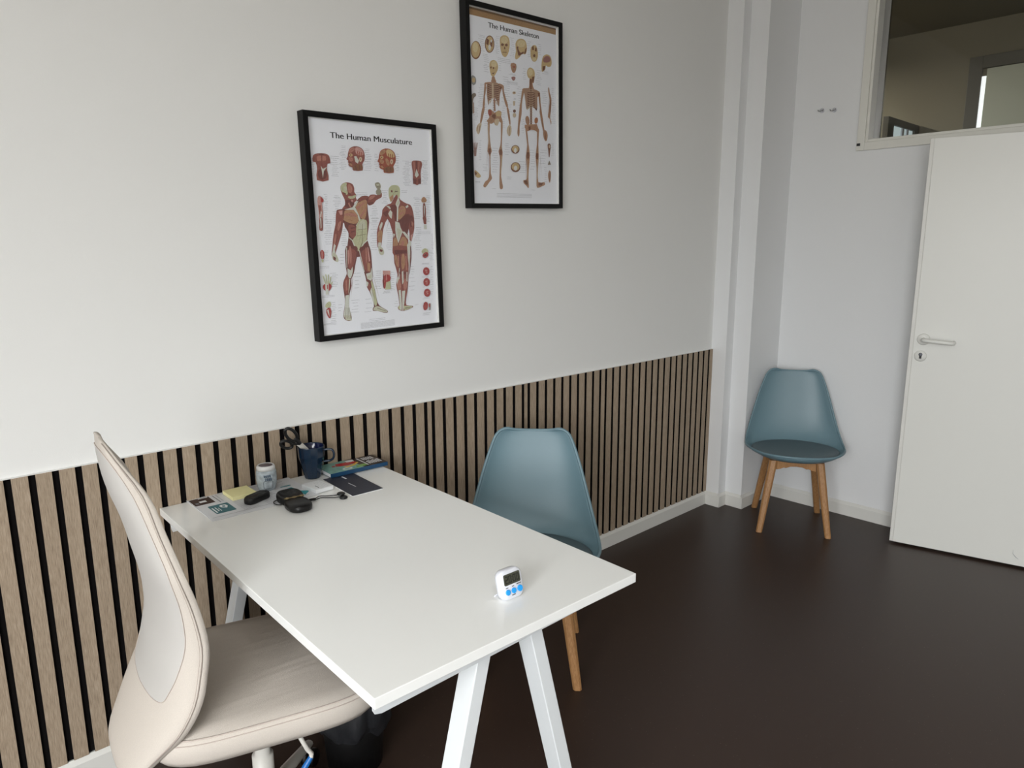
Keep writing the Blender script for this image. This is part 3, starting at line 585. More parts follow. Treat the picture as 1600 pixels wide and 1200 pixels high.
("mmid",[4125,5945,4189,5984,4299,5994,4435,5996,4540,5971,4570,5896,4546,5795,4507,5688,4485,5551,4488,5370,4446,5213,4308,5151,4171,5194,4133,5320,4148,5477,4147,5615,4129,5738,4113,5856]),
("tendon",[4317,5709,4404,5499,4299,5405,4223,5491]),
("mdark",[4140,5381,4296,5352,4264,5190,4142,5186]),
("mdark",[4364,5354,4494,5395,4478,5197,4368,5194]),
("mlite",[4197,5950,4242,5953,4241,5563,4196,5561]),
("mlite",[4422,5962,4468,5965,4411,5606,4374,5605]),
("mdark",[4298,5991,4356,5994,4331,5709,4299,5708]),
("pink",[367,4621,404,4683,459,4689,519,4646,564,4584,578,4533,562,4503,528,4484,504,4442,507,4342,517,4187,505,3999,466,3848,407,3793,363,3831,362,3932,375,4069,370,4215,357,4363,352,4507]),
("red",[472,4672,575,4577,561,4495,468,4494]),
("mmid",[375,4395,467,4396,467,4168,399,4102]),
("tendon",[446,4233,485,4168,392,3938]),
("chest",[4471,4671,4518,4727,4581,4751,4641,4729,4685,4678,4700,4622,4666,4575,4582,4550,4496,4560,4459,4607]),
("mmid",[4534,4506,4580,4553,4626,4498,4643,4341,4637,4138,4621,3955,4591,3828,4549,3783,4514,3839,4505,3993,4509,4194,4514,4378]),
("tendon",[4564,4457,4608,4422,4569,4055,4550,4202]),
("mmid",[393,3995,444,4026,489,3990,494,3893,483,3772,483,3670,466,3605,407,3582,353,3610,346,3690,362,3800,372,3912]),
("tendon",[406,3993,445,3994,429,3693,398,3657]),
("mmid",[4483,4027,4648,4027,4635,3789,4534,3789]),
("tendon",[4518,3770,4644,3769,4650,3610,4524,3611]),
("red",[337,2956,381,2979,426,2966,453,2912,458,2832,447,2748,419,2688,377,2674,337,2703,316,2763,311,2836,315,2905]),
("pink",[367,2944,399,2944,386,2692,354,2693]),
("fascia",[336,2676,424,2662,401,2576,353,2585]),
("fascia",[333,2151,370,2150,469,1815,428,1818]),
("fascia",[438,2190,474,2188,505,1813,464,1816]),
("fascia",[539,2178,576,2176,542,1811,501,1813]),
("fascia",[615,2101,652,2099,579,1809,538,1811]),
("fascia",[663,1933,700,1931,616,1807,575,1809]),
("red",[319,1820,380,1873,476,1895,573,1881,635,1835,638,1769,602,1703,551,1657,491,1638,423,1646,360,1685,317,1750]),
("tendon",[414,1892,536,1885,506,1519,404,1526]),
("red",[472,1852,504,1850,500,1703,468,1705]),
("fascia",[368,1196,419,1252,482,1289,533,1294,565,1260,577,1190,547,1120,468,1087,386,1096,352,1137]),
("red",[385,1037,461,1094,542,1073,564,963,544,832,515,753,482,734,445,762,406,834,374,937]),
("tendon",[403,1008,467,1040,487,777]),
("pink",[2660,2209,2970,2195,2959,2039,2658,2054]),
("red",[2676,2023,2807,2077,2938,2040,2983,1960,2955,1869,2895,1787,2823,1710,2755,1632,2700,1581,2663,1588,2639,1682,2628,1860]),
("fascia",[2780,1794,2946,1844,2960,1548,2716,1544]),
("mdark",[2660,2073,2696,2071,2674,1605,2640,1647]),
("pink",[2797,2183,2824,2182,2803,1871,2776,1873]),
("fascia",[4373,2839,4412,2888,4474,2924,4547,2933,4614,2908,4658,2854,4668,2792,4640,2742,4574,2719,4482,2727,4401,2756,4365,2794]),
("red",[4422,2717,4482,2767,4560,2796,4627,2785,4664,2743,4661,2686,4624,2632,4566,2593,4504,2579,4452,2594,4417,2627,4403,2669]),
("mdark",[4458,2713,4585,2729,4555,2649,4453,2632]),
("red",[4682,2096,4675,2059,4658,2024,4633,1995,4601,1973,4565,1960,4526,1957,4489,1964,4454,1980,4425,2005,4403,2036,4391,2072,4388,2110,4395,2147,4412,2182,4437,2211,4468,2233,4505,2245,4543,2249,4580,2242,4615,2226,4644,2202,4666,2171,4679,2134]),
("pink",[4476,2146,4578,2158,4566,2118,4484,2114]),
("pink",[4503,2080,4595,2084,4551,2037]),
("red",[4675,1699,4668,1662,4652,1627,4626,1598,4594,1576,4558,1564,4519,1561,4481,1568,4447,1585,4418,1610,4396,1642,4384,1678,4381,1716,4388,1754,4404,1788,4430,1817,4461,1839,4497,1851,4536,1855,4574,1847,4608,1831,4638,1806,4660,1774,4672,1738]),
("pink",[4469,1752,4571,1763,4559,1722,4477,1719]),
("pink",[4496,1685,4588,1688,4544,1641]),
("red",[4680,1308,4672,1270,4656,1235,4630,1206,4598,1185,4561,1173,4523,1170,4485,1178,4450,1195,4421,1221,4399,1253,4387,1289,4384,1328,4391,1365,4408,1400,4433,1429,4465,1450,4501,1462,4539,1465,4577,1458,4612,1441,4642,1415,4664,1383,4676,1347]),
("pink",[4472,1363,4575,1372,4563,1332,4481,1329]),
("pink",[4499,1295,4591,1297,4548,1251]),
("red",[4360,953,4441,993,4518,959,4546,874,4531,780,4494,716,4440,684,4377,680,4330,729,4321,843]),
("grey",[4575,918,4663,920,4655,675,4572,669]),
("red",[4586,917,4647,912,4640,780,4579,793])]
SKELETON=[("kraft",[226,7117,4891,7098,4873,6858,224,6852]),
("kraft_shadow",[226,7117,4891,7098,4885,7037,223,7047]),  # shadow painted as a darker band along the top of the strip
("brown",[822,5717,813,5645,792,5576,760,5512,718,5456,668,5412,614,5381,557,5366,502,5366,449,5382,403,5413,366,5458,338,5513,322,5577,319,5646,328,5717,348,5786,381,5849,422,5904,471,5948,524,5980,580,5995,636,5996,688,5980,735,5950,773,5906,802,5851,818,5786]),
("skull",[774,5726,766,5662,748,5600,721,5543,685,5494,644,5455,598,5428,550,5415,503,5415,460,5430,421,5458,389,5498,366,5548,353,5605,350,5666,358,5729,375,5790,402,5846,437,5896,478,5934,524,5962,571,5976,618,5976,662,5961,701,5934,733,5894,757,5845,770,5788]),
("skull2",[679,5790,674,5751,663,5714,646,5679,624,5649,598,5625,569,5608,540,5600,510,5600,483,5609,459,5626,439,5650,424,5680,416,5715,414,5752,419,5791,430,5828,447,5863,469,5893,494,5917,523,5934,552,5942,581,5942,609,5933,633,5917,653,5893,668,5863,676,5828]),
("bdark",[1501,6018,1493,5949,1473,5882,1442,5820,1402,5766,1354,5724,1302,5694,1248,5679,1195,5679,1145,5695,1100,5724,1064,5767,1037,5820,1022,5882,1018,5948,1026,6016,1046,6082,1076,6143,1116,6197,1162,6239,1214,6270,1268,6285,1321,6286,1371,6271,1416,6242,1453,6200,1481,6147,1497,6085]),
("skull",[1459,6012,1452,5951,1436,5891,1410,5835,1377,5788,1337,5750,1294,5723,1249,5711,1205,5711,1163,5726,1126,5752,1096,5791,1074,5839,1061,5894,1058,5954,1065,6015,1082,6074,1107,6129,1140,6176,1179,6214,1222,6240,1267,6254,1311,6254,1353,6240,1390,6214,1420,6175,1443,6127,1456,6072]),
("bdark",[1128,6167,1240,6121,1188,5926,1077,5972]),
("bdark",[1308,6132,1421,6117,1392,5892,1279,5939]),
("white",[1318,5881,1316,5860,1311,5839,1303,5820,1292,5803,1279,5790,1266,5781,1251,5777,1237,5777,1224,5783,1212,5792,1203,5806,1196,5823,1192,5842,1191,5863,1193,5884,1198,5905,1207,5924,1217,5941,1229,5953,1243,5963,1257,5967,1272,5967,1285,5961,1297,5952,1306,5938,1313,5922,1317,5902]),
("white",[1380,6111,1379,6099,1376,6088,1371,6078,1365,6069,1358,6062,1350,6057,1342,6055,1334,6055,1326,6058,1320,6063,1314,6070,1310,6079,1308,6089,1307,6100,1308,6111,1311,6122,1316,6133,1322,6142,1329,6149,1337,6153,1345,6156,1353,6156,1361,6153,1368,6148,1373,6141,1377,6132,1380,6122]),
("skull",[1781,6210,1812,6304,1871,6356,1947,6391,2035,6411,2129,6411,2211,6386,2265,6328,2292,6238,2295,6119,2277,5988,2240,5863,2185,5753,2115,5670,2034,5631,1951,5649,1881,5706,1836,5787,1806,5904,1784,6062]),
("skull2",[2208,6265,2202,6236,2188,6207,2166,6179,2137,6154,2102,6134,2064,6119,2024,6110,1984,6107,1947,6111,1913,6122,1886,6138,1865,6159,1853,6184,1849,6212,1854,6241,1868,6270,1890,6297,1919,6322,1953,6342,1991,6357,2031,6366,2071,6369,2108,6366,2142,6356,2170,6339,2191,6318,2204,6293]),
("bdark",[1986,6072,1983,6061,1978,6050,1969,6040,1958,6031,1944,6023,1929,6017,1914,6014,1898,6013,1883,6014,1870,6018,1859,6024,1851,6032,1846,6041,1844,6052,1847,6063,1852,6074,1861,6084,1872,6093,1886,6101,1900,6107,1916,6110,1932,6111,1947,6110,1960,6106,1971,6100,1979,6092,1984,6083]),
("bdark",[2189,6086,2187,6075,2181,6064,2173,6053,2161,6044,2147,6036,2132,6031,2116,6027,2101,6026,2086,6027,2072,6031,2061,6037,2053,6045,2048,6055,2047,6065,2049,6076,2054,6087,2063,6097,2074,6107,2088,6114,2103,6120,2119,6124,2135,6125,2150,6123,2163,6120,2174,6114,2182,6106,2187,6096]),
("bdark",[2007,5995,2045,6001,2071,5924,1986,5912]),
("brown",[1908,5805,2135,5830,2125,5803,1907,5779]),
("skull",[2599,6194,2648,6288,2724,6358,2817,6401,2920,6420,3030,6417,3126,6385,3183,6311,3213,6217,3223,6116,3210,6019,3168,5932,3107,5872,3036,5879,2959,5885,2887,5817,2808,5733,2703,5662,2611,5625,2572,5659,2565,5733,2589,5825,2617,5936,2604,6067]),
("skull2",[3139,6272,3133,6242,3116,6212,3089,6183,3053,6157,3011,6135,2964,6119,2914,6109,2865,6105,2818,6108,2777,6117,2743,6133,2717,6154,2701,6180,2696,6208,2702,6238,2719,6267,2746,6296,2781,6322,2823,6344,2870,6360,2919,6371,2968,6375,3015,6372,3057,6363,3092,6347,3118,6326,3134,6301]),
("bdark",[2682,6026,2712,6041,2762,6008,2811,5943,2867,5902,2937,5929,3003,5966,3044,5950,3038,5906,2976,5870,2891,5836,2818,5795,2766,5779,2734,5814,2710,5887,2687,5967]),
("bdark",[2757,6070,2755,6059,2751,6049,2745,6040,2737,6031,2728,6025,2718,6020,2707,6017,2696,6017,2686,6019,2676,6023,2669,6029,2663,6037,2660,6046,2659,6056,2660,6066,2664,6076,2670,6086,2678,6094,2687,6101,2698,6106,2709,6109,2719,6109,2730,6107,2739,6103,2746,6097,2752,6089,2756,6080]),
("brown",[3121,6072,3212,6151,3158,5912,3058,5899]),
("skull",[3452,6178,3523,6253,3613,6295,3697,6295,3760,6256,3797,6188,3819,6102,3834,6006,3831,5903,3795,5801,3730,5719,3647,5676,3561,5677,3489,5717,3440,5788,3416,5879,3410,5981,3417,6084]),
("bdark",[3687,5911,3686,5899,3681,5887,3674,5876,3664,5866,3652,5858,3639,5853,3625,5849,3612,5849,3599,5851,3587,5856,3578,5863,3571,5872,3566,5883,3565,5895,3567,5907,3571,5919,3579,5930,3589,5940,3600,5948,3613,5953,3627,5957,3640,5957,3653,5955,3665,5950,3674,5943,3682,5934,3686,5923]),
("bdark",[3488,6190,3591,6271,3614,6108,3512,6094]),
("bdark",[3692,6219,3768,6197,3756,6061,3664,6082]),
("skull2",[3747,5792,3744,5778,3734,5764,3719,5750,3698,5738,3674,5728,3647,5720,3618,5714,3590,5712,3563,5713,3539,5717,3519,5724,3504,5733,3495,5745,3492,5758,3495,5772,3505,5786,3520,5799,3540,5811,3565,5822,3592,5830,3620,5835,3648,5838,3675,5837,3700,5833,3720,5826,3735,5816,3744,5805]),
("skull",[4046,5730,4074,5841,4126,5944,4223,6011,4337,6047,4451,6042,4548,6001,4604,5912,4626,5806,4616,5707,4572,5627,4482,5593,4386,5586,4323,5611,4280,5624,4268,5563,4253,5484,4190,5419,4120,5372,4074,5354,4042,5373,4029,5455,4029,5558,4031,5642]),
("mauve",[4151,5877,4230,5948,4338,5990,4448,5987,4532,5942,4562,5873,4523,5803,4418,5756,4293,5731,4194,5727,4136,5751,4119,5805]),
("bdark",[4096,5567,4254,5604,4200,5426,4095,5396]),
("skull",[1220,5205,1227,5296,1263,5368,1330,5421,1417,5450,1508,5451,1587,5418,1640,5353,1664,5270,1659,5186,1630,5108,1585,5040,1538,4979,1500,4926,1455,4885,1390,4864,1326,4873,1284,4919,1256,4998,1233,5100]),
("skull2",[1608,5329,1604,5303,1592,5277,1574,5254,1550,5233,1522,5216,1490,5203,1458,5196,1425,5195,1394,5200,1367,5209,1344,5225,1327,5244,1317,5266,1314,5291,1319,5316,1330,5342,1349,5365,1372,5386,1400,5403,1432,5416,1464,5423,1497,5424,1528,5420,1555,5410,1578,5395,1595,5376,1605,5353]),
("bdark",[1263,5194,1344,5216,1326,5146,1261,5138]),
("bdark",[1392,5188,1458,5208,1456,5139,1400,5121]),
("bdark",[1337,4978,1501,5020,1401,4940]),
("bone",[1350,4857,1407,4880,1465,4871,1489,4829,1510,4773,1552,4722,1542,4679,1426,4647,1306,4644,1285,4685,1316,4749,1329,4811]),
("ribbg",[1082,4586,1173,4628,1294,4644,1422,4669,1557,4674,1704,4636,1819,4577,1839,4513,1815,4438,1773,4357,1726,4244,1703,4032,1682,3845,1653,3815,1616,3862,1565,3973,1506,4083,1444,4107,1375,4093,1290,4064,1209,4008,1158,3874,1121,3793,1089,3935,1068,4131,1062,4251,1065,4358,1061,4483]),
("dkrib",[1115,4590,1162,4559,1307,4543,1297,4524,1145,4530,1098,4561]),
("dkrib",[1422,4542,1587,4570,1720,4626,1726,4603,1592,4543,1427,4520]),
("dkrib",[1112,4517,1160,4486,1305,4470,1295,4451,1143,4457,1095,4488]),
("dkrib",[1419,4469,1584,4496,1718,4552,1724,4530,1590,4469,1425,4447]),
("dkrib",[1110,4444,1157,4413,1303,4397,1293,4378,1140,4384,1093,4415]),
("dkrib",[1417,4395,1582,4422,1716,4478,1722,4456,1588,4395,1423,4373]),
("dkrib",[1108,4371,1155,4340,1301,4324,1290,4304,1138,4311,1091,4342]),
("dkrib",[1415,4322,1580,4349,1714,4404,1720,4382,1586,4322,1421,4300]),
("dkrib",[1105,4298,1153,4267,1298,4250,1288,4231,1136,4238,1088,4269]),
("dkrib",[1413,4248,1578,4275,1712,4330,1718,4308,1584,4248,1419,4226]),
("bdark",[1103,4220,1123,4211,1161,4196,1225,4185,1282,4176,1300,4166,1273,4160,1210,4159,1144,4167,1104,4180,1090,4197,1091,4213]),
("bdark",[1424,4174,1489,4187,1572,4205,1648,4230,1701,4249,1722,4248,1705,4231,1654,4204,1578,4177,1495,4160,1429,4156,1403,4162]),
("bdark",[1101,4146,1120,4138,1159,4123,1223,4112,1280,4102,1298,4093,1271,4086,1208,4086,1142,4093,1102,4107,1087,4124,1089,4140]),
("bdark",[1422,4100,1486,4113,1570,4131,1646,4156,1699,4175,1719,4174,1703,4156,1652,4129,1576,4103,1493,4086,1427,4082,1401,4088]),
("bdark",[1098,4073,1118,4065,1157,4050,1220,4038,1278,4029,1296,4019,1269,4012,1206,4013,1140,4020,1099,4033,1085,4050,1087,4067]),
("bdark",[1420,4026,1484,4039,1568,4057,1644,4082,1697,4100,1717,4100,1701,4082,1650,4055,1574,4029,1491,4013,1425,4008,1399,4014]),
("blite",[1326,4614,1408,4623,1401,4073,1329,4065]),
("white",[1142,3933,1242,4011,1290,3981,1188,3845]),
("blite",[1174,3913,1276,4049,1308,4040,1205,3881]),
("blite",[1488,4012,1600,3884,1573,3863,1464,3975]),
("bone",[1391,4072,1467,4079,1487,3642,1411,3635]),
("bdark",[1357,4022,1489,4035,1488,4017,1356,4004]),
("bdark",[1355,3958,1487,3970,1486,3952,1354,3939]),
("bdark",[1353,3893,1485,3906,1484,3887,1352,3875]),
("bdark",[1351,3828,1483,3841,1482,3822,1350,3810]),
("bdark",[1349,3764,1481,3776,1480,3757,1348,3745]),
("bdark",[1347,3699,1479,3711,1478,3692,1346,3680]),
("bdark",[1345,3634,1477,3646,1476,3627,1344,3615]),
("bone",[1083,3617,1141,3669,1232,3677,1325,3620,1425,3567,1528,3612,1627,3666,1724,3661,1793,3622,1788,3548,1772,3457,1814,3360,1851,3275,1829,3220,1781,3199,1715,3247,1649,3283,1614,3202,1578,3113,1511,3103,1445,3126,1413,3176,1382,3215,1321,3183,1248,3146,1162,3161,1086,3191,1036,3212,1022,3244,1090,3301,1157,3382,1119,3505]),
("redb",[1101,3594,1154,3645,1222,3651,1268,3615,1287,3558,1281,3505,1249,3462,1192,3434,1133,3447,1096,3513]),
("skull",[1503,3570,1554,3618,1628,3646,1706,3645,1763,3611,1783,3551,1762,3491,1709,3458,1638,3446,1567,3447,1513,3467,1490,3513]),
("bdark",[1311,3480,1391,3514,1469,3509,1497,3459,1480,3395,1438,3353,1385,3337,1333,3345,1294,3377,1280,3428]),
("blite",[1418,3278,1470,3332,1550,3363,1625,3369,1668,3344,1664,3286,1635,3216,1607,3157,1569,3120,1511,3111,1451,3139,1414,3204]),
("bone",[1202,3393,1291,3403,1365,3363,1385,3284,1359,3205,1309,3164,1245,3167,1178,3205,1137,3268,1145,3340]),
("bone",[970,4596,1117,4633,1262,4652,1303,4644,1277,4619,1156,4589,1033,4547,1024,4499,1035,4423,996,4283,955,4119,949,3944,944,3799,904,3751,862,3746,837,3731,830,3766,855,3918,890,4113,918,4311,941,4480,941,4558]),
("bone",[837,3736,901,3782,936,3730,912,3599,854,3427,797,3261,744,3144,699,3108,678,3154,696,3265,737,3424,783,3600]),
("bone",[1647,4639,1728,4650,1858,4629,1929,4593,1944,4539,1938,4460,1952,4341,2016,4180,2094,4022,2139,3912,2142,3846,2107,3812,2052,3835,1994,3934,1942,4083,1899,4243,1871,4377,1854,4458,1804,4518,1701,4586]),
("bone",[2069,3793,2098,3844,2149,3816,2195,3705,2231,3538,2259,3357,2263,3218,2235,3165,2194,3213,2159,3350,2124,3525,2085,3682]),
("bdark",[1735,4568,1834,4532,1816,4461,1715,4439]),
("blite",[617,3112,700,3142,750,3126,746,3066,709,2966,668,2839,621,2741,565,2721,513,2765,479,2845,484,2943,536,3039]),
("bdark",[566,3036,585,3037,520,2826,501,2832]),
("bdark",[661,3043,685,3045,623,2764,604,2770]),
("blite",[2154,3157,2221,3184,2276,3151,2306,3067,2305,2954,2273,2844,2220,2771,2162,2761,2106,2804,2063,2878,2053,2974,2089,3078]),
("bdark",[2204,3089,2225,3091,2196,2784,2176,2783]),
("bone",[1079,3231,1130,3263,1176,3204,1164,3012,1147,2766,1167,2523,1197,2312,1227,2208,1241,2138,1204,2076,1161,1957,1155,1636,1166,1315,1205,1195,1225,1138,1170,1065,1081,990,977,876,876,787,794,789,755,838,800,923,884,1020,977,1056,1062,1169,1104,1561,1111,1954,1065,2064,1018,2126,1040,2305,1070,2516,1064,2731,1054,2934,1060,3110]),
("bdark",[1071,2235,1195,2242,1188,2029,1064,2023]),
("blite",[1089,3110,1119,3113,1115,2378,1086,2376]),
("bone",[1749,3267,1797,3308,1840,3239,1835,3053,1813,2812,1784,2565,1765,2345,1788,2237,1810,2133,1790,1931,1757,1698,1722,1457,1704,1225,1743,1021,1786,862,1786,783,1757,751,1687,726,1619,767,1606,946,1616,1186,1635,1448,1655,1693,1661,1858,1653,1981,1616,2071,1592,2157,1640,2271,1701,2413,1725,2597,1737,2806,1740,3063]),
("bdark",[1645,2231,1782,2239,1767,2040,1639,2034]),
("blite",[1745,1985,1775,1987,1707,1334,1681,1333]),
("skull",[3200,5222,3222,5305,3266,5370,3324,5414,3395,5432,3480,5421,3560,5385,3614,5328,3638,5253,3636,5162,3617,5060,3591,4957,3558,4883,3517,4861,3472,4888,3429,4945,3376,4998,3311,5025,3248,5059,3209,5130]),
("skull2",[3523,5266,3519,5237,3509,5208,3492,5181,3470,5157,3444,5139,3415,5126,3385,5119,3355,5118,3326,5125,3300,5137,3279,5155,3264,5178,3254,5204,3251,5233,3255,5262,3266,5291,3282,5318,3304,5341,3330,5360,3359,5373,3389,5380,3419,5381,3448,5374,3473,5362,3495,5344,3511,5321,3520,5295]),
("brown",[3474,5094,3619,5135,3561,4865,3471,4902]),
("bone",[3336,5000,3400,5031,3470,4981,3499,4873,3526,4753,3579,4666,3573,4614,3440,4591,3305,4604,3286,4659,3321,4759,3325,4892]),
("ribbg",[2914,4579,3046,4624,3234,4649,3395,4657,3558,4648,3739,4626,3885,4587,3933,4517,3920,4445,3849,4411,3772,4357,3765,4206,3768,4040,3752,3910,3710,3840,3616,3906,3512,3992,3440,3990,3366,3954,3253,3871,3149,3838,3106,3993,3084,4192,3063,4321,3035,4426,2952,4513]),
("dkrib",[3196,4471,3339,4515,3346,4496,3213,4449]),
("dkrib",[3465,4528,3646,4504,3635,4478,3465,4504]),
("dkrib",[3194,4404,3338,4448,3345,4429,3212,4382]),
("dkrib",[3464,4461,3645,4436,3634,4411,3464,4437]),
("dkrib",[3193,4337,3337,4380,3344,4362,3211,4315]),
("dkrib",[3463,4393,3644,4368,3633,4343,3463,4369]),
("dkrib",[3192,4270,3336,4313,3343,4294,3210,4247]),
("dkrib",[3462,4326,3644,4300,3632,4275,3462,4301]),
("dkrib",[3191,4202,3335,4245,3342,4227,3208,4180]),
("dkrib",[3461,4258,3643,4232,3631,4207,3461,4234]),
("dkrib",[3190,4135,3334,4178,3341,4159,3207,4113]),
("dkrib",[3460,4190,3642,4164,3630,4139,3460,4166]),
("dkrib",[3189,4068,3333,4110,3340,4092,3206,4045]),
("dkrib",[3459,4123,3641,4096,3629,4071,3459,4098]),
("dkrib",[3187,4000,3332,4043,3339,4024,3205,3978]),
("dkrib",[3458,4055,3640,4028,3628,4003,3458,4031]),
("dkrib",[3186,3933,3331,3975,3338,3956,3204,3910]),
("dkrib",[3457,3987,3639,3960,3627,3935,3457,3963]),
("dkrib",[3620,3953,3748,3916,3710,3827]),
("blite",[3149,3862,3331,3999,3338,3971,3184,3822]),
("bdark",[3365,5009,3448,5019,3445,3160,3346,3152]),
("blite",[3323,4599,3514,4620,3514,4605,3323,4585]),
("blite",[3322,4534,3513,4555,3513,4540,3321,4520]),
("blite",[3321,4470,3512,4490,3512,4475,3320,4455]),
("blite",[3320,4405,3511,4424,3511,4410,3319,4390]),
("blite",[3319,4340,3510,4359,3510,4345,3318,4326]),
("blite",[3318,4275,3509,4294,3509,4280,3317,4261]),
("blite",[3316,4210,3508,4229,3508,4214,3316,4196]),
("blite",[3315,4145,3507,4163,3507,4149,3315,4130]),
("blite",[3314,4080,3506,4098,3506,4083,3314,4065]),
("blite",[3313,4015,3505,4033,3505,4018,3313,4000]),
("blite",[3312,3949,3504,3967,3504,3952,3312,3935]),
("blite",[3311,3884,3503,3901,3503,3887,3311,3869]),
("blite",[3310,3819,3502,3836,3502,3821,3310,3804]),
("blite",[3309,3753,3501,3770,3501,3755,3309,3739]),
("blite",[3308,3688,3500,3704,3500,3690,3308,3673]),
("blite",[3307,3622,3499,3638,3499,3624,3307,3607]),
("blite",[3306,3556,3498,3572,3498,3558,3306,3542]),
("blite",[3305,3491,3497,3506,3497,3492,3305,3476]),
("blite",[3304,3425,3496,3440,3496,3426,3303,3410]),
("blite",[3303,3359,3495,3374,3495,3360,3302,3344]),
("blite",[3302,3293,3494,3308,3494,3293,3301,3278]),
("blite",[3301,3227,3493,3242,3493,3227,3300,3213]),
("bone",[2943,4580,3010,4629,3042,4578,2996,4409,2922,4189,2880,3996,2871,3860,2876,3773,2862,3640,2806,3396,2734,3159,2683,3067,2674,3154,2713,3388,2759,3629,2776,3759,2786,3870,2814,4066,2854,4292,2892,4467]),
("bone",[3842,4522,3884,4519,3925,4440,3938,4321,3946,4173,3976,3996,4027,3768,4082,3491,4114,3261,4100,3175,4052,3244,3992,3429,3936,3629,3898,3757,3885,3824,3896,3875,3902,3955,3881,4093,3849,4265,3832,4426]),
("bdark",[3793,4529,3903,4540,3920,4420,3828,4387]),
("bone",[3102,3560,3161,3595,3227,3587,3274,3528,3299,3439,3300,3349,3272,3280,3212,3251,3146,3270,3099,3334,3075,3418,3074,3498]),
("redb2",[3592,3499,3638,3561,3703,3584,3758,3569,3789,3522,3787,3453,3750,3384,3685,3337,3621,3341,3586,3409]),
("bone",[3031,3248,3722,3326,3794,3186,3029,3129]),
("bone",[3075,3227,3164,3270,3265,3278,3318,3223,3372,3176,3458,3243,3565,3301,3716,3237,3840,3137,3851,3047,3810,2986,3746,3007,3672,3051,3620,3069,3562,3080,3470,3088,3371,3084,3285,3050,3207,3018,3129,3015,3072,3045,3054,3134]),
("bdark",[3237,3203,3373,3213,3343,3064,3251,3057]),
("bone",[2772,3970,2831,4115,2863,4049,2853,3871,2815,3648,2770,3433,2741,3251,2739,3107,2742,2975,2725,2843,2689,2768,2646,2801,2617,2884,2620,2969,2653,3176,2708,3583]),
("bone",[3917,3793,3954,3839,4012,3766,4069,3554,4122,3297,4169,3104,4186,2999,4154,2986,4090,3079,4021,3274,3961,3498,3922,3677]),
("bone",[4107,3105,4173,3136,4255,3116,4319,3049,4348,2939,4331,2807,4281,2711,4214,2699,4152,2752,4112,2835,4091,2932,4083,3030]),
("bdark",[4175,3049,4204,3051,4258,2754,4224,2752]),
("bone",[3072,3045,3109,3093,3163,3015,3195,2803,3226,2541,3271,2326,3300,2100,3269,1814,3225,1536,3208,1331,3203,1159,3216,988,3225,857,3204,810,3169,811,3135,842,3088,892,3002,945,2927,1001,2908,1061,2929,1114,3009,1113,3093,1156,3118,1356,3117,1606,3096,1829,3081,2052,3121,2269,3154,2499,3112,2803]),
("bdark",[3117,2202,3275,2210,3254,1967,3112,1960]),
("blite",[3166,1907,3193,1908,3165,1196,3137,1195]),
("bone",[3727,3055,3786,3140,3839,3100,3822,2871,3794,2575,3802,2327,3810,2088,3788,1865,3765,1632,3745,1318,3775,1061,3949,1037,4127,1070,4174,1017,4155,955,4088,921,3982,893,3831,841,3698,829,3668,926,3674,1096,3679,1351,3681,1629,3651,1856,3631,2079,3673,2322,3721,2570,3723,2841]),
("bdark",[3644,2192,3800,2200,3786,1973,3641,1966]),
("blite",[3730,1933,3758,1934,3731,1174,3703,1173]),
("bdark",[2929,1106,3119,1100,3171,932,3035,966]),
("bdark",[3785,1023,4070,1038,3983,932,3784,916]),
("bone",[2335,5452,2466,5487,2594,5457,2621,5356,2586,5239,2546,5162,2504,5125,2449,5116,2395,5140,2354,5200,2321,5285,2297,5377]),
("redb",[2412,5363,2566,5370,2513,5306,2427,5307]),
("mauve",[2356,4958,2436,4982,2521,4985,2558,4960,2547,4912,2507,4858,2451,4828,2397,4845,2354,4888,2332,4927]),
("blite",[2565,4401,2563,4389,2555,4377,2543,4366,2528,4356,2509,4348,2489,4342,2467,4339,2446,4338,2425,4340,2407,4344,2392,4350,2381,4359,2374,4369,2372,4380,2375,4392,2382,4404,2394,4415,2409,4425,2428,4433,2448,4439,2470,4442,2491,4443,2511,4442,2530,4437,2545,4431,2556,4422,2563,4412]),
("bdark",[2503,4399,2502,4393,2499,4388,2495,4383,2490,4379,2483,4376,2476,4373,2468,4372,2460,4371,2453,4372,2447,4375,2441,4378,2437,4382,2435,4386,2434,4392,2435,4397,2438,4402,2442,4407,2447,4411,2454,4415,2461,4417,2469,4419,2477,4419,2484,4418,2490,4416,2496,4413,2500,4409,2502,4404]),
("blite",[2399,4078,2527,4090,2499,3922,2413,3914]),
("bdark",[2547,3724,2545,3711,2539,3698,2530,3686,2517,3675,2503,3667,2486,3661,2469,3658,2452,3658,2436,3661,2422,3667,2410,3675,2401,3686,2396,3698,2394,3711,2397,3724,2403,3737,2412,3749,2424,3760,2439,3768,2455,3774,2472,3777,2489,3777,2505,3774,2519,3768,2531,3760,2540,3749,2545,3737]),
("blite",[2558,3570,2555,3551,2548,3532,2537,3515,2522,3500,2505,3489,2485,3481,2465,3477,2445,3477,2426,3482,2409,3491,2396,3503,2385,3519,2379,3536,2377,3555,2380,3574,2387,3593,2398,3610,2412,3625,2430,3637,2449,3645,2469,3648,2489,3648,2508,3643,2525,3635,2539,3622,2550,3607,2556,3589]),
("grey",[301,4745,369,4786,446,4763,499,4726,526,4667,529,4577,487,4489,397,4442,309,4480,275,4613]),
("skull",[485,4631,482,4610,476,4591,465,4573,452,4557,436,4545,419,4536,401,4532,383,4532,366,4537,351,4546,339,4558,330,4574,324,4592,323,4612,326,4632,333,4651,343,4669,356,4685,372,4697,389,4706,407,4710,425,4710,442,4706,457,4697,470,4684,479,4668,484,4650]),
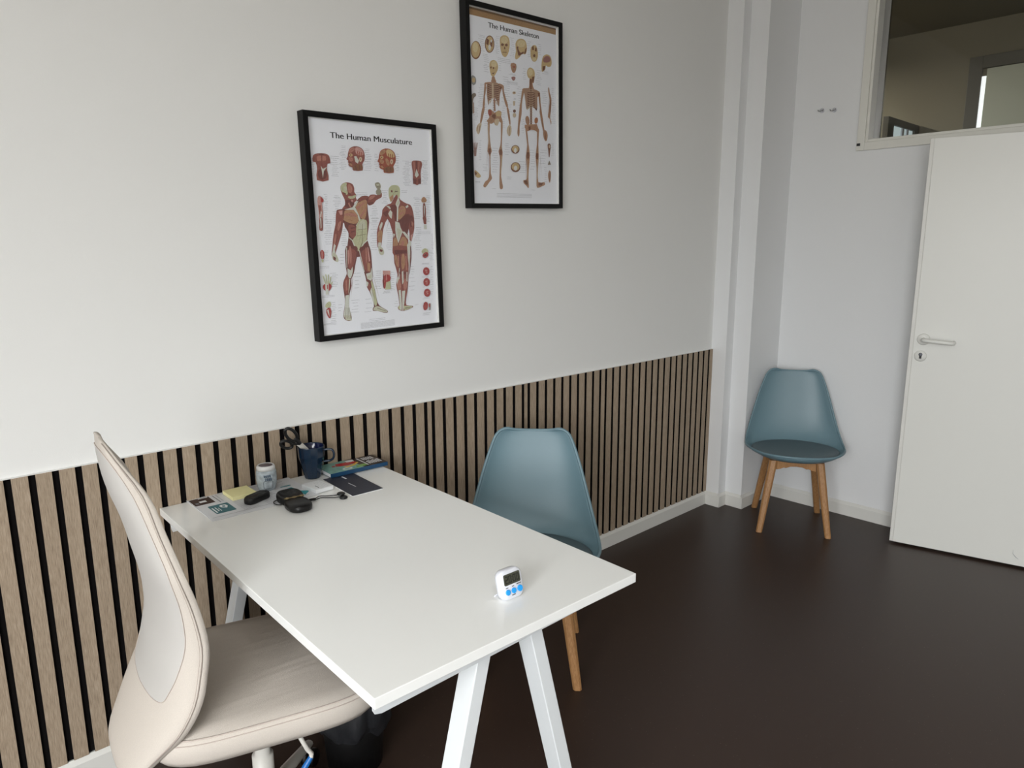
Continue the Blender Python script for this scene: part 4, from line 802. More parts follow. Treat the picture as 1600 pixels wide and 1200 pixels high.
("grey2",[272,4061,319,4130,385,4166,445,4174,489,4157,509,4120,498,4080,455,4049,402,4008,359,3935,334,3809,328,3635,321,3481,297,3422,273,3476,264,3627,261,3809,258,3957]),
("bone",[343,3833,381,3837,391,3454,344,3450]),
("bone",[4389,4774,4414,4806,4446,4788,4462,4708,4482,4600,4532,4507,4575,4388,4574,4197,4553,3989,4517,3796,4494,3635,4529,3549,4569,3491,4564,3405,4541,3364,4513,3462,4474,3584,4415,3620,4368,3650,4371,3726,4393,3826,4416,3947,4440,4078,4463,4204,4472,4328,4442,4451,4406,4568,4390,4685]),
("bdark",[4525,4334,4556,4337,4522,3862,4476,3833]),
("mauve2",[295,2398,314,2399,370,2108,332,2106]),
("mauve2",[352,2402,371,2403,389,2110,351,2107]),
("mauve2",[411,2440,428,2406,408,2111,370,2108]),
("mauve2",[467,2409,486,2410,427,2112,389,2110]),
("mauve2",[524,2412,543,2413,446,2113,408,2111]),
("mauve2",[294,2122,461,2131,430,1920,334,1916]),
("skull",[329,1391,379,1407,462,1360,557,1295,626,1230,634,1177,577,1141,473,1130,372,1176,323,1289]),
("bdark",[337,1357,455,1309,404,1219,332,1234]),
("bdark",[2715,2290,2709,2253,2691,2217,2663,2185,2627,2157,2583,2135,2535,2120,2484,2114,2434,2115,2386,2125,2344,2142,2309,2166,2283,2196,2267,2229,2262,2265,2269,2302,2286,2337,2313,2370,2350,2398,2393,2420,2441,2435,2491,2442,2541,2441,2589,2431,2632,2414,2667,2390,2694,2361,2710,2327]),
("skull",[2668,2306,2663,2278,2649,2251,2627,2226,2598,2205,2563,2188,2525,2177,2485,2172,2445,2173,2408,2180,2374,2193,2347,2211,2326,2233,2313,2259,2309,2286,2315,2314,2328,2341,2350,2365,2379,2386,2413,2403,2451,2414,2491,2420,2530,2419,2568,2412,2602,2399,2630,2381,2651,2359,2664,2333]),
("white",[2561,2245,2558,2224,2552,2204,2543,2185,2531,2169,2517,2157,2501,2149,2485,2146,2468,2148,2453,2154,2439,2165,2428,2179,2419,2196,2414,2216,2413,2237,2415,2258,2421,2279,2430,2297,2442,2313,2457,2325,2472,2333,2489,2336,2505,2335,2521,2328,2534,2318,2546,2304,2554,2286,2559,2266]),
("bdark",[2750,1610,2742,1567,2721,1526,2689,1488,2646,1456,2595,1431,2538,1415,2479,1408,2420,1411,2365,1423,2315,1444,2274,1473,2244,1508,2226,1547,2220,1589,2228,1632,2248,1673,2280,1710,2322,1742,2373,1767,2428,1784,2487,1791,2546,1789,2602,1777,2652,1757,2694,1728,2725,1693,2744,1653]),
("skull",[2697,1627,2690,1594,2674,1562,2648,1533,2614,1508,2573,1489,2528,1476,2480,1471,2433,1473,2389,1482,2349,1498,2317,1520,2292,1547,2277,1577,2273,1610,2279,1643,2295,1674,2321,1703,2354,1728,2395,1747,2440,1760,2487,1765,2534,1764,2578,1755,2619,1739,2652,1717,2677,1690,2692,1660]),
("white",[2578,1567,2575,1545,2568,1525,2556,1506,2540,1490,2522,1478,2502,1470,2480,1467,2459,1469,2439,1475,2421,1486,2407,1501,2396,1518,2389,1538,2387,1559,2390,1581,2398,1601,2409,1620,2425,1636,2443,1648,2463,1656,2484,1659,2506,1657,2526,1651,2544,1640,2558,1626,2569,1608,2576,1588]),
("bdark",[4332,2556,4371,2610,4437,2623,4497,2597,4527,2538,4517,2453,4489,2341,4468,2210,4449,2103,4423,2063,4400,2100,4388,2204,4371,2339,4342,2463]),
("blite",[4485,2503,4483,2487,4480,2473,4474,2459,4467,2448,4458,2439,4448,2434,4438,2431,4428,2433,4418,2437,4410,2445,4402,2455,4397,2468,4394,2482,4393,2497,4394,2512,4397,2527,4403,2540,4410,2552,4419,2560,4429,2566,4439,2568,4449,2567,4459,2563,4468,2555,4475,2545,4480,2532,4484,2518]),
("grey2",[4335,1769,4434,1946,4526,1777]),
("bone",[4448,1554,4496,1518,4524,1427,4524,1315,4503,1195,4476,1084,4441,1041,4400,1104,4365,1222,4348,1330,4358,1426,4396,1513]),
("bdark",[4448,1504,4477,1506,4463,1118,4428,1117])]
MUSCLE_ROWS=[955,1257,5944,941,1256,5885,1027,1176,5826,939,1198,5756,928,1238,5701,1013,1159,5646,993,1219,5578,968,1159,5519,992,1220,5451,962,1171,5384,934,1210,5330,1381,1534,6290,1381,1528,6240,1370,1529,6176,1341,1532,6121,1307,1495,6071,1278,1507,6026,1323,1517,5977,1365,1537,5927,1281,1495,5870,1293,1481,5819,1309,1463,5767,1255,1518,5721,1306,1513,5660,1258,1489,5606,1307,1448,5561,2289,2437,6252,2236,2433,6202,2244,2430,6135,2286,2489,6075,2240,2501,6021,2294,2478,5965,2187,2490,5914,2218,2474,5847,2285,2457,5797,2176,2489,5742,2242,2476,5691,2218,2463,5641,2171,2430,5566,2628,2732,6104,2613,2760,6044,2621,2766,5995,2642,2747,5925,2602,2758,5875,2596,2719,5820,2581,2712,5767,2638,2737,5706,2611,2710,5634,2596,2745,5567,3515,3616,6158,3466,3629,6084,3487,3613,6014,3484,3619,5952,3502,3596,5895,3503,3592,5843,3422,3592,5774,3495,3605,5723,3425,3604,5670,3469,3579,5606,3755,4026,5951,3867,4115,5920,3851,4025,5865,3861,4099,5821,3786,4018,5769,3801,4056,5719,3742,4046,5681,3848,4042,5637,3779,4021,5596,3730,4011,5549,3737,4041,5498,3826,4065,5457,3784,3988,5413,3733,4025,5374,3782,4043,5323,3813,4081,5272,3734,4051,5216,3760,3991,5164,3817,4060,5126,4617,4851,6015,4660,4812,5971,4592,4826,5935,4635,4830,5894,4580,4793,5856,4636,4777,5816,4623,4811,5772,4648,4823,5733,4576,4781,5680,4608,4819,5634,4624,4825,5597,4549,4850,5550,4623,4839,5514,4571,4797,5462,4597,4842,5423,4630,4831,5382,4559,4817,5335,4522,4751,5298,4608,4762,5250,4532,4781,5198,243,342,5818,265,385,5763,240,344,5708,246,365,5656,213,343,5595,228,355,5537,199,332,5490,232,340,5430,222,343,5381,164,345,5331,205,315,5279,218,311,5231,611,726,4742,655,739,4677,603,752,4624,648,716,4575,597,744,4513,640,744,4463,619,719,4400,589,715,4334,575,736,4286,572,731,4234,577,683,4167,598,690,4106,601,681,4040,585,676,3983,569,701,3926,563,700,3862,582,686,3813,999,1162,4703,961,1201,4650,1013,1237,4606,926,1218,4538,997,1206,4475,953,1154,4416,988,1123,4367,994,1124,4306,982,1129,4252,893,1146,4194,910,1138,4128,939,1193,4062,895,1107,4002,896,1099,3942,895,1100,3883,2426,2575,4392,2397,2599,4322,2428,2622,4256,2390,2602,4201,2371,2624,4134,2303,2563,4075,2374,2629,3999,2384,2582,3920,2383,2566,3868,4147,4411,4706,4198,4468,4654,4244,4402,4592,4169,4435,4519,4133,4429,4451,4214,4378,4373,4203,4382,4313,4169,4441,4243,4219,4360,4189,4200,4411,4130,4206,4416,4061,4132,4392,3992,4720,4912,4790,4706,4876,4730,4774,4915,4688,4708,4859,4644,4760,4886,4591,4713,4887,4547,4695,4899,4485,4688,4844,4427,4722,4863,4380,4679,4847,4320,4729,4902,4275,4681,4887,4218,4691,4876,4176,4710,4870,4114,4671,4877,4053,4732,4840,3992,4655,4821,3930,4702,4823,3874,1803,2266,4827,1799,2262,4773,1795,2259,4721,2834,3093,4920,2849,3054,4865,2883,3070,4810,2887,3016,4750,2848,3009,4695,2814,3071,4640,2877,3004,4569,2806,3053,4507,3646,3900,4943,3650,3876,4889,577,883,3941,638,839,3870,584,821,3815,599,774,3741,560,804,3676,602,788,3609,579,777,3557,530,833,3501,570,815,3442,534,806,3375,571,741,3305,532,796,3229,559,788,3163,1167,1366,3615,1223,1352,3562,1153,1338,3489,1139,1325,3425,1136,1310,3353,1177,1335,3284,1125,1336,3228,1132,1331,3157,1170,1289,3100,2336,2648,3981,2365,2590,3921,2295,2636,3836,2340,2573,3774,2394,2563,3705,2298,2562,3621,2404,2666,3532,2300,2600,3472,2267,2580,3400,2337,2590,3318,2340,2640,3240,2257,2630,3168,2277,2595,3084,2309,2618,3014,2231,2509,2936,2990,3175,3640,2934,3189,3577,2954,3167,3505,2961,3199,3446,2960,3158,3382,2946,3188,3314,2954,3131,3237,2923,3164,3160,2903,3163,3100,2887,3141,3040,2901,3120,2980,2953,3103,2919,4192,4419,3671,4208,4431,3609,4189,4430,3548,4147,4403,3469,4192,4381,3401,4125,4342,3334,4078,4331,3266,4071,4410,3202,4111,4328,3112,4172,4365,3034,4132,4397,2963,4137,4332,2892,4280,4832,3511,4276,4828,3450,493,660,2938,484,633,2893,519,605,2837,510,601,2790,521,640,2741,515,587,2683,499,613,2626,177,621,2438,173,617,2393,628,867,2204,696,926,2143,670,858,2097,660,900,2044,620,851,1983,683,857,1937,683,901,1881,636,899,1835,654,855,1776,279,750,1481,276,747,1437,628,764,1245,654,760,1178,598,763,1116,625,789,1061,645,738,1015,569,737,963,572,732,896,600,764,826,555,748,779,596,758,711,545,726,647,536,751,595,244,739,552,241,736,519,1066,1186,2814,1051,1238,2710,996,1174,2612,1042,1165,2508,1528,1787,2160,1538,1795,2047,1555,1712,1919,1555,1707,1790,1514,1698,1669,1365,1684,1258,1400,1602,1168,1440,1646,1056,1358,1609,951,1322,1627,855,860,1000,1152,846,1001,1047,848,937,949,1921,2140,1260,1934,2163,1111,1915,2163,951,1856,2117,826,2403,2620,2196,2423,2623,2121,2399,2610,2048,2334,2594,1974,2345,2581,1906,2359,2556,1830,2420,2529,1772,2394,2582,1713,2333,2543,1663,2362,2592,1596,3024,3169,2130,3025,3176,2055,3037,3145,1977,3018,3170,1902,3026,3137,1847,3040,3146,1768,3039,3168,1701,3005,3132,1639,2973,3133,1570,2985,3150,1510,2688,2965,1478,2663,2929,1449,2632,2956,1417,3768,4019,1892,3856,4058,1763,3750,4019,1594,3824,3984,1454,3865,4015,2290,3882,4032,2197,3890,4025,2106,3878,3984,2025,4764,4879,2823,4730,4886,2768,4762,4931,2719,4737,4882,2661,4748,4875,2614,4747,4913,2567,4769,4930,2503,4768,4864,2254,4733,4904,2148,4777,4864,2062,4779,4857,1969,4756,4882,1865,4755,4840,1767,4707,4868,1689,4726,4879,1606,4723,4862,1512,4728,4867,1435,4704,4818,1334,4707,4821,1256,4389,4708,2387,4387,4706,2355,4363,4651,1921,4360,4649,1882,4366,4630,1533,4399,4656,1141,4352,4676,1093,4336,4678,570,4340,4607,534,4315,4636,499,3145,3234,1096,3095,3249,1012,3101,3261,923,3986,4144,908,2031,2685,550,2027,2681,495,4860,4971,3427,4857,4963,3377,4890,4973,3331,4866,4967,3282,4859,4957,3237,4865,4950,3188,4864,4947,3140,4864,4947,3099,4838,4939,3044,4858,4926,2999,4852,4919,2948,4869,4935,2904]
SKELETON_ROWS=[700,1038,6221,750,1013,6170,699,966,6093,763,935,6023,781,1028,5961,710,983,5890,761,1006,5827,677,946,5763,677,1009,5697,1591,1767,6313,1578,1757,6246,1524,1715,6171,1504,1692,6105,1583,1716,6049,1549,1759,5975,1580,1706,5923,1563,1730,5852,1542,1753,5783,1568,1710,5717,2297,2543,6361,2344,2504,6290,2344,2531,6222,2343,2540,6146,2371,2542,6083,2309,2485,5997,2322,2537,5939,2352,2545,5859,2352,2527,5794,2287,2502,5725,3286,3460,6372,3227,3422,6293,3233,3422,6228,3281,3450,6171,3277,3442,6104,3278,3418,6035,3284,3387,5952,3241,3424,5890,3282,3428,5827,3827,4022,6353,3884,4018,6279,3843,4026,6191,3833,4017,6125,3833,4015,6044,3896,4014,5977,914,1148,5589,901,1175,5533,946,1174,5466,961,1197,5403,965,1204,5332,977,1127,5251,924,1216,5196,928,1146,5131,967,1137,5074,959,1204,4995,1728,1829,5369,1713,1802,5288,1714,1830,5208,1700,1828,5127,1657,2320,5558,1655,2319,5496,1654,2318,5436,2308,2569,5077,2215,2610,5040,2108,2691,4776,2107,2691,4741,2106,2690,4698,1899,2199,4916,1929,2188,4829,1951,2282,4752,1908,2251,4659,1919,2265,4593,1907,2265,4517,1827,2243,4442,1852,2253,4354,1911,2182,4286,1945,2287,4223,1822,2172,4144,1926,2255,4088,1819,2165,4005,1956,2180,3937,1875,2197,3852,730,918,4518,731,871,4460,670,933,4393,705,907,4337,668,914,4269,620,861,4210,667,872,4156,625,883,4084,679,876,4016,690,836,3947,612,905,3881,673,872,3814,620,875,3742,2716,2849,4636,2647,2901,4562,2738,2927,4477,2682,2851,4394,2676,2842,4310,2723,2855,4225,2698,2856,4128,2696,2840,4046,2717,2862,3953,2985,3169,5337,3005,3136,5250,2954,3161,5170,3028,3142,5105,2987,3126,5032,3003,3164,4960,3764,4043,5373,3774,3943,5287,3740,3942,5210,3776,4000,5131,3769,4053,5070,3691,3963,4979,3721,4003,4904,3791,3993,4838,4023,4375,4618,4048,4267,4541,4073,4281,4473,4042,4352,4398,4079,4312,4329,4076,4318,4256,4034,4348,4165,4090,4288,4069,4626,4736,4774,4646,4730,4699,4631,4730,4630,4592,4713,4561,4639,4736,4494,4636,4741,4413,4592,4721,4332,4630,4737,4257,4599,4707,4187,4632,4727,4117,2481,2596,4193,2450,2599,4155,4121,4430,5384,4194,4440,5345,4086,4432,5298,404,608,3645,367,616,3574,394,565,3510,437,605,3464,345,594,3398,434,608,3341,424,543,3286,387,545,3223,935,1073,3827,921,1075,3766,932,1049,3708,906,1071,3629,960,1071,3553,950,1070,3492,953,1070,3419,927,1078,3355,925,1055,3284,929,1044,3208,890,1065,3130,891,1021,3065,1842,1986,3773,1843,1955,3684,1819,2011,3597,1779,1969,3522,1835,1988,3445,1765,1945,3348,1799,1956,3278,1799,1951,3214,1754,1954,3142,1759,1980,3073,2207,2355,3948,2187,2340,3887,2183,2325,3818,2193,2314,3746,2177,2343,3674,2910,3023,3436,2849,3029,3374,2862,3041,3303,2874,3035,3241,2885,3032,3155,2875,3032,3096,2857,3003,3016,2890,2999,2939,3883,4036,3628,3919,4095,3557,3934,4071,3495,4668,4800,4217,4636,4799,4138,4671,4815,4056,4617,4835,3983,4597,4782,3915,4634,4764,3850,4671,4820,3782,4593,4827,3708,4649,4788,3636,4585,4833,3569,4628,4838,3500,4638,4820,3437,635,735,2491,593,698,2405,605,724,2330,606,706,2243,591,714,2172,617,689,2103,592,707,2017,597,694,1926,611,697,1863,593,706,1794,1292,1571,2255,1264,1524,2166,1288,1544,2073,1275,1573,1996,1347,1560,1906,1310,1520,1814,1317,1564,1729,1236,1598,1652,1252,1537,1562,1279,1515,1460,1242,1501,1373,779,1020,1626,760,973,1534,842,999,1470,778,1009,1403,1979,2149,2470,1951,2155,2399,1978,2211,2332,1937,2177,2248,1889,2205,2156,1948,2133,2062,2701,3046,1819,2731,3119,1731,2773,3000,1649,2708,2994,1579,2744,3102,1493,2709,3051,1410,3314,3553,2292,3324,3571,2198,3315,3573,2108,3405,3574,2032,3406,3571,1944,3380,3623,1865,3361,3561,1775,3388,3608,1661,3303,3553,1558,3960,4302,2331,3925,4304,2232,4010,4207,2126,3869,4220,2006,3924,4197,1905,3865,4219,1809,4598,4737,2627,4641,4715,2576,4617,4718,2526,4577,4730,2463,4595,4771,2404,4628,4745,2350,4615,4750,2287,4621,4772,2220,4571,4742,2153,371,613,992,370,612,958,1223,1425,743,3389,3585,729,1470,3415,560,1469,3414,509,1467,3413,467,1466,3413,426,4139,4285,1649,4141,4280,1568,4177,4328,1488,4180,4308,1401,4184,4318,1337,4170,4308,1251,4148,4299,1175,4167,4305,1086,2040,2293,1202,2026,2244,1134]

def picture(loc, W, H, tilt, roll, label, data, rows, title, tx, tz, tw, chart_top):
    Dp, B = 0.036, 0.018
    p = thing('framed_chart', loc, label=label, cat='framed poster', group='framed anatomy charts on the left wall', rot=(tilt, roll, 0))
    fr = MB()
    def bar(pts): fr.prism(pts, -Dp, 0, 'y')
    bar([(0, 0), (W, 0), (W-B, B), (B, B)]); bar([(0, H), (B, H-B), (W-B, H-B), (W, H)]); bar([(0, 0), (B, B), (B, H-B), (0, H)]); bar([(W, 0), (W, H), (W-B, H-B), (W-B, B)])
    fr.build('frame', 'picture_black', p, bevel=0.0008)
    li = MB(); t_ = 0.0015
    for a, b in (((B+0.0002, B+0.0002), (B+t_, H-B-0.0002)), ((W-B-t_, B+0.0002), (W-B-0.0002, H-B-0.0002)), ((B+t_, B+0.0002), (W-B-t_, B+t_)), ((B+t_, H-B-t_), (W-B-t_, H-B-0.0002))):
        li.box((a[0], -0.0300, a[1]), (b[0], -0.0190, b[1]))
    li.build('spacer', 'liner_white', p)
    MB().box((B+0.0002, -0.0190, B+0.0002), (W-B-0.0002, -0.006, H-B-0.0002)).build('backing_board', 'picture_black', p)
    sh = MB().box((B+0.0003, -0.0200, B+0.0003), (W-B-0.0003, -0.0191, H-B-0.0003)).build('chart_sheet', 'poster_paper', p)
    items = []
    lo = B+t_; hi = W-B-t_
    for c, q in data:
        poly = [(min(max(q[i]/1e4, lo), hi), min(max(q[i+1]/1e4, lo), H-lo)) for i in range(0, len(q), 2)]
        items.append(('print_'+c, poly))
        if c in ('mmid', 'mlite', 'chest', 'mdark', 'pink', 'fascia', 'bone', 'red') and len(poly) > 5:
            cx_ = sum(p_[0] for p_ in poly)/len(poly); cz_ = sum(p_[1] for p_ in poly)/len(poly)
            sxx = sum((p_[0]-cx_)**2 for p_ in poly); szz = sum((p_[1]-cz_)**2 for p_ in poly); sxz = sum((p_[0]-cx_)*(p_[1]-cz_) for p_ in poly)
            an = 0.5*math.atan2(2*sxz, sxx-szz); du = (math.cos(an), math.sin(an)); dn = (-du[1], du[0])
            e1 = max(abs((p_[0]-cx_)*du[0]+(p_[1]-cz_)*du[1]) for p_ in poly); e2 = math.sqrt((sxx*dn[0]**2+szz*dn[1]**2+2*sxz*dn[0]*dn[1])/len(poly))
            if e1 > 0.008 and e2 > 0.0018:
                for kk in range(-1, 2):
                    o_ = kk*e2*0.75; l_ = e1*(0.62-0.2*abs(kk)); wd_ = 0.00045
                    q4 = [(cx_+du[0]*a_+dn[0]*(o_+b_), cz_+du[1]*a_+dn[1]*(o_+b_)) for a_, b_ in ((-l_, 0), (0, -wd_), (l_, 0), (0, wd_))]
                    items.append(({'mdark': 'print_mmid', 'fascia': 'print_line', 'bone': 'print_bdark', 'mlite': 'print_pink' if kk else 'print_mmid', 'red': 'print_pink'}.get(c, 'print_mdark'), q4))
    rw_ = []
    for i in range(0, len(rows), 3):
        xa, xb, zz = rows[i]/1e4, rows[i+1]/1e4, rows[i+2]/1e4
        xa = max(xa, lo+0.002); xb = min(xb, hi-0.002)
        if xb-xa < 0.004 or not lo < zz < chart_top: continue
        k = xa
        while k < xb:
            e = min(xb, k+random.uniform(0.006, 0.018)); rw_.append((k, e, zz)); k = e+random.uniform(0.0008, 0.0016)
    rb = MB(); rb.keepn = True
    for a, b, z in rw_:
        rb.add([(a, -0.02003, z), (b, -0.02003, z), (b, -0.02003, z+0.0010), (a, -0.02003, z+0.0010)], [(0, 1, 2, 3)])
    rb.build('caption_rows', 'ink_row', sh)
    layers('figures', items, sh, z0=0.02005, plane='xz', step=1e-5)
    o, w_ = text_mesh('title', title, 0.0262, sh, 'ink_black', (tx, -0.02007, tz), (PI/2, 0, 0), 1.0, 0.0)
    k = tw/w_
    for v in o.data.vertices: v.co.x *= k
    bm = bmesh.new()
    for i_, dx in enumerate((-0.0007, 0.0, 0.0007)):
        n0 = len(bm.verts); bm.from_mesh(o.data); bm.verts.ensure_lookup_table()
        for v in bm.verts[n0:]: v.co.x += dx; v.co.z += i_*0.00001
    bm.to_mesh(o.data); bm.free()
    MB().box((B+0.0004, -0.0318, B+0.0004), (W-B-0.0004, -0.0302, H-B-0.0004)).build('glazing', 'picture_glass', p)
    return p
for i in range(8): MUSCLE_ROWS += [1675, 3075, 447-i*27]
for i in range(3): SKELETON_ROWS += []
picture((-2.4271, 0.0068, 1.2058), 0.5173, 0.7263, -0.0053, -0.0196, 'lower left black-framed chart of human muscles in red and brown above the desk', MUSCLE, MUSCLE_ROWS, 'The Human Musculature', 0.0994, 0.6518, 0.320, 0.66)
picture((-1.7651, 0.011, 1.6577), 0.5116, 0.7314, 0.0114, -0.0291, 'higher right black-framed chart of human skeletons with a brown strip showing at its top', SKELETON, SKELETON_ROWS, 'The Human Skeleton', 0.1214, 0.6558, 0.267, 0.66)

# ------------------------------------------------------------------ desk
DC = Vector((-2.287, -1.227, 0)); DR = -0.0255; DWd, DL, DH = 0.702, 1.206, 0.762
desk = thing('desk', DC, label='white rectangular desk on splayed A-shaped metal legs, end against the slat panelling', cat='desk', rz=DR)
# local: -x to the left edge, +y to the wall
MB().box((-DWd, 0, DH-0.022), (0, DL, DH)).build('desk_top', 'laminate', desk, bevel=0.0012)
for yy, sg in ((0.028, 1), (DL-0.055, -1)):
    zt = DH-0.0225
    prof = [(-DWd+0.012, zt), (-DWd+0.012, zt-0.022), (-DWd+0.016, zt-0.030), (-DWd+0.030, zt-0.034), (-0.075, zt-0.020), (-0.055, zt-0.010), (-0.050, zt)]
    MB().prism(prof, yy, yy+0.003, 'y').build('end_plate', 'desk_metal', desk, bevel=0.0006)
    mb_ = MB().box((-DWd+0.05, yy+0.004, zt-0.022), (-0.06, yy+0.040, zt)); mb_.build('cross_rail', 'desk_metal', desk, bevel=0.002)
    cx = -DWd/2
    for s_ in (-1, 1):
        xt, xb = cx-0.0125+s_*0.070, cx-0.011+s_*0.251; h = 0.017
        lg = MB(); a0, a1 = yy+0.003, yy+0.053
        v = [(xb-h, a0, 0), (xb+h, a0, 0), (xb+h, a1, 0), (xb-h, a1, 0), (xt-h, a0, zt-0.0225), (xt+h, a0, zt-0.0225), (xt+h, a1, zt-0.0225), (xt-h, a1, zt-0.0225)]
        lg.add(v, [(0,3,2,1),(4,5,6,7),(0,1,5,4),(1,2,6,5),(2,3,7,6),(3,0,4,7)])
        i_ = xt-s_*h; gz = zt-0.0225
        lg.prism([(i_+s_*0.001, gz), (i_-s_*0.017, gz), (i_-s_*0.015, gz-0.004), (i_+s_*0.006, gz-0.022)], a1-0.008, a1-0.004, 'y')
        lg.build('leg', 'desk_metal', desk, bevel=0.0025)
MB().prism([(DL-0.040, DH-0.0225), (DL-0.040, DH-0.040), (DL-0.046, DH-0.056), (DL-0.060, DH-0.060), (DL-0.110, DH-0.040), (DL-0.160, DH-0.0225)], -DWd+0.014, -DWd+0.017, 'x').build('side_bracket', 'desk_metal', desk, bevel=0.0006)
for xx in (-0.20, -DWd+0.17):
    MB().box((xx-0.02, 0.075, DH-0.0445), (xx+0.02, DL-0.06, DH-0.0225)).build('long_rail', 'desk_metal', desk, bevel=0.002)

# ------------------------------------------------------------------ teal shell chairs
def cr_interp(pts, n):
    out_ = []
    P = [Vector(p) for p in pts]; P = [2*P[0]-P[1]]+P+[2*P[-1]-P[-2]]
    for i in range(1, len(P)-2):
        for k in range(n):
            t_ = k/n; a, b, c, d = P[i-1:i+3]
            out_.append(0.5*((2*b)+(-a+c)*t_+(2*a-5*b+4*c-d)*t_*t_+(-a+3*b-3*c+d)*t_**3))
    out_.append(P[-2]); return out_
def make_shell_chair(loc, rz, label):
    ch = thing('shell_chair', loc, rz, label, 'chair', 'teal shell chairs with wooden legs')
    # rim (l, w, z) and centre line (l, z); local +x is where the sitter faces
    rim = [(0.232, 0.03, 0.434), (0.222, 0.10, 0.435), (0.188, 0.17, 0.435), (0.120, 0.222, 0.437), (0.030, 0.250, 0.437), (-0.050, 0.249, 0.453), (-0.115, 0.233, 0.506),
           (-0.155, 0.210, 0.590), (-0.182, 0.188, 0.670), (-0.205, 0.164, 0.745), (-0.222, 0.141, 0.800), (-0.230, 0.116, 0.819), (-0.232, 0.095, 0.822)]
    cen = [(0.234, 0, 0.432), (0.216, 0, 0.410), (0.165, 0, 0.393), (0.085, 0, 0.387), (-0.010, 0, 0.385), (-0.095, 0, 0.400), (-0.158, 0, 0.450),
           (-0.196, 0, 0.540), (-0.218, 0, 0.640), (-0.234, 0, 0.725), (-0.243, 0, 0.782), (-0.246, 0, 0.805), (-0.247, 0, 0.812)]
    rim = cr_interp(rim, 3); cen = cr_interp(cen, 3); rows = []
    for r_, c_ in zip(rim, cen):
        row = []
        for k in range(-8, 9):
            u = k/8; au = abs(u); g_ = au**2.6; s_ = math.sin(u*PI/2)*0.55+u*0.45
            row.append(Vector((c_.x+(r_.x-c_.x)*g_, r_.y*s_, c_.z+(r_.z-c_.z)*g_)))
        rows.append(row)
    MB().grid(rows).build('seat_shell', 'shell_teal', ch, solid=0.010, subsurf=1)
    # rolled rim lip
    lip = [Vector((r_.x, r_.y, r_.z)) for r_ in rim]; top = [Vector((rows[-1][k].x, rows[-1][k].y, rows[-1][k].z)) for k in range(15, 1, -1)]
    loop = lip+top+[Vector((r_.x, -r_.y, r_.z)) for r_ in rim[::-1]]
    MB().tube(loop, 0.0062, 8, closed=True).build('shell_rim', 'shell_teal', ch)
    # cushion
    cu = MB(); N = 28; ringv = []
    def outl(a, k):
        x_ = 0.020+0.208*math.cos(a)*k; y_ = 0.230*math.sin(a)*k
        if math.cos(a) < 0: x_ = 0.020+0.178*math.cos(a)*k; y_ *= 1-0.10*(-math.cos(a))**2
        return x_, y_
    for k, z_ in ((0.0, 0.440), (0.45, 0.441), (0.8, 0.439), (0.95, 0.434), (1.0, 0.424), (0.985, 0.412), (0.9, 0.405), (0.0, 0.40)):
        ringv.append([Vector((*outl(2*PI*i/N, max(k, 0.001)), z_+0.006*math.cos(2*PI*i/N)*0 )) for i in range(N)])
    cu.grid(ringv, closed=True).build('seat_cushion', 'cushion_teal', ch, subsurf=1)
    # wooden base
    for sx, tl, bl in ((1, 0.125, 0.190), (-1, -0.105, -0.186)):
        for sy in (1, -1):
            T0 = Vector((tl, sy*0.116, 0.388)); B0 = Vector((bl, sy*0.172, 0.0)); lg = MB()
            def rg(c, a, b): return [c+Vector((x_*a, y_*b, 0)) for x_, y_ in ((-1, -.55), (-.55, -1), (.55, -1), (1, -.55), (1, .55), (.55, 1), (-.55, 1), (-1, .55))]
            rs = [rg(T0, 0.021, 0.021), rg(T0.lerp(B0, 0.35), 0.020, 0.020), rg(B0, 0.0155, 0.0155)]
            lg.grid(rs, closed=True, smooth=False); lg.add(rs[0], [tuple(range(8))]); lg.add(rs[-1], [tuple(range(8))])
            lg.build('leg', 'chair_wood', ch, bevel=0.002)
    for l_, nm in ((0.122, 1), (-0.102, -1)):
        pr = [(-0.096, 0.388), (0.096, 0.388), (0.100, 0.336), (0.078, 0.341), (0.062, 0.349), (0.052, 0.347), (0.03, 0.356), (0.0, 0.358), (-0.03, 0.356), (-0.052, 0.347), (-0.062, 0.349), (-0.078, 0.341), (-0.100, 0.336)]
        MB().prism(pr, l_-0.011, l_+0.011, 'x').build('apron', 'chair_wood', ch, bevel=0.002)
    for sy in (1, -1):
        MB().box((-0.09, sy*0.112-0.011, 0.343), (0.11, sy*0.112+0.011, 0.376)).build('side_rail', 'chair_wood', ch, bevel=0.002)
    MB().box((-0.09, -0.10, 0.3765), (0.11, 0.10, 0.3800)).build('mounting_plate', 'plastic_black', ch)
    return ch
make_shell_chair((0.131, -0.479, 0), math.radians(212), 'teal shell chair with wooden legs standing in the far corner next to the door')
make_shell_chair((-1.846, -0.429, 0), math.radians(223), 'teal shell chair with wooden legs behind the right side of the white desk')

# ------------------------------------------------------------------ beige office chair
oc = thing('office_chair', (-3.01, -0.55, 0), math.radians(-6), 'beige upholstered swivel chair with a tall tapering back pushed under the desk', 'office chair')
ST = [(1.134, -0.2015, 0.024, -0.2035), (1.126, -0.2025, 0.055, -0.197), (1.09, -0.2034, 0.0794, -0.1776), (1.02, -0.1936, 0.1144, -0.1407), (0.94, -0.1715, 0.1492, -0.1236), (0.86, -0.1558, 0.1872, -0.1047), (0.78, -0.1418, 0.192, -0.084), (0.7, -0.1407, 0.1991, -0.0735), (0.64, -0.1517, 0.2034, -0.0822), (0.58, -0.1648, 0.2098, -0.1004), (0.52, -0.1936, 0.2015, -0.1343), (0.46, -0.2223, 0.1665, -0.1821), (0.41, -0.2436, 0.1321, -0.2172), (0.37, -0.2324, 0.0979, -0.2307), (0.34, -0.2177, 0.0516, -0.2279), (0.33, -0.1992, 0.0082, -0.2053)]
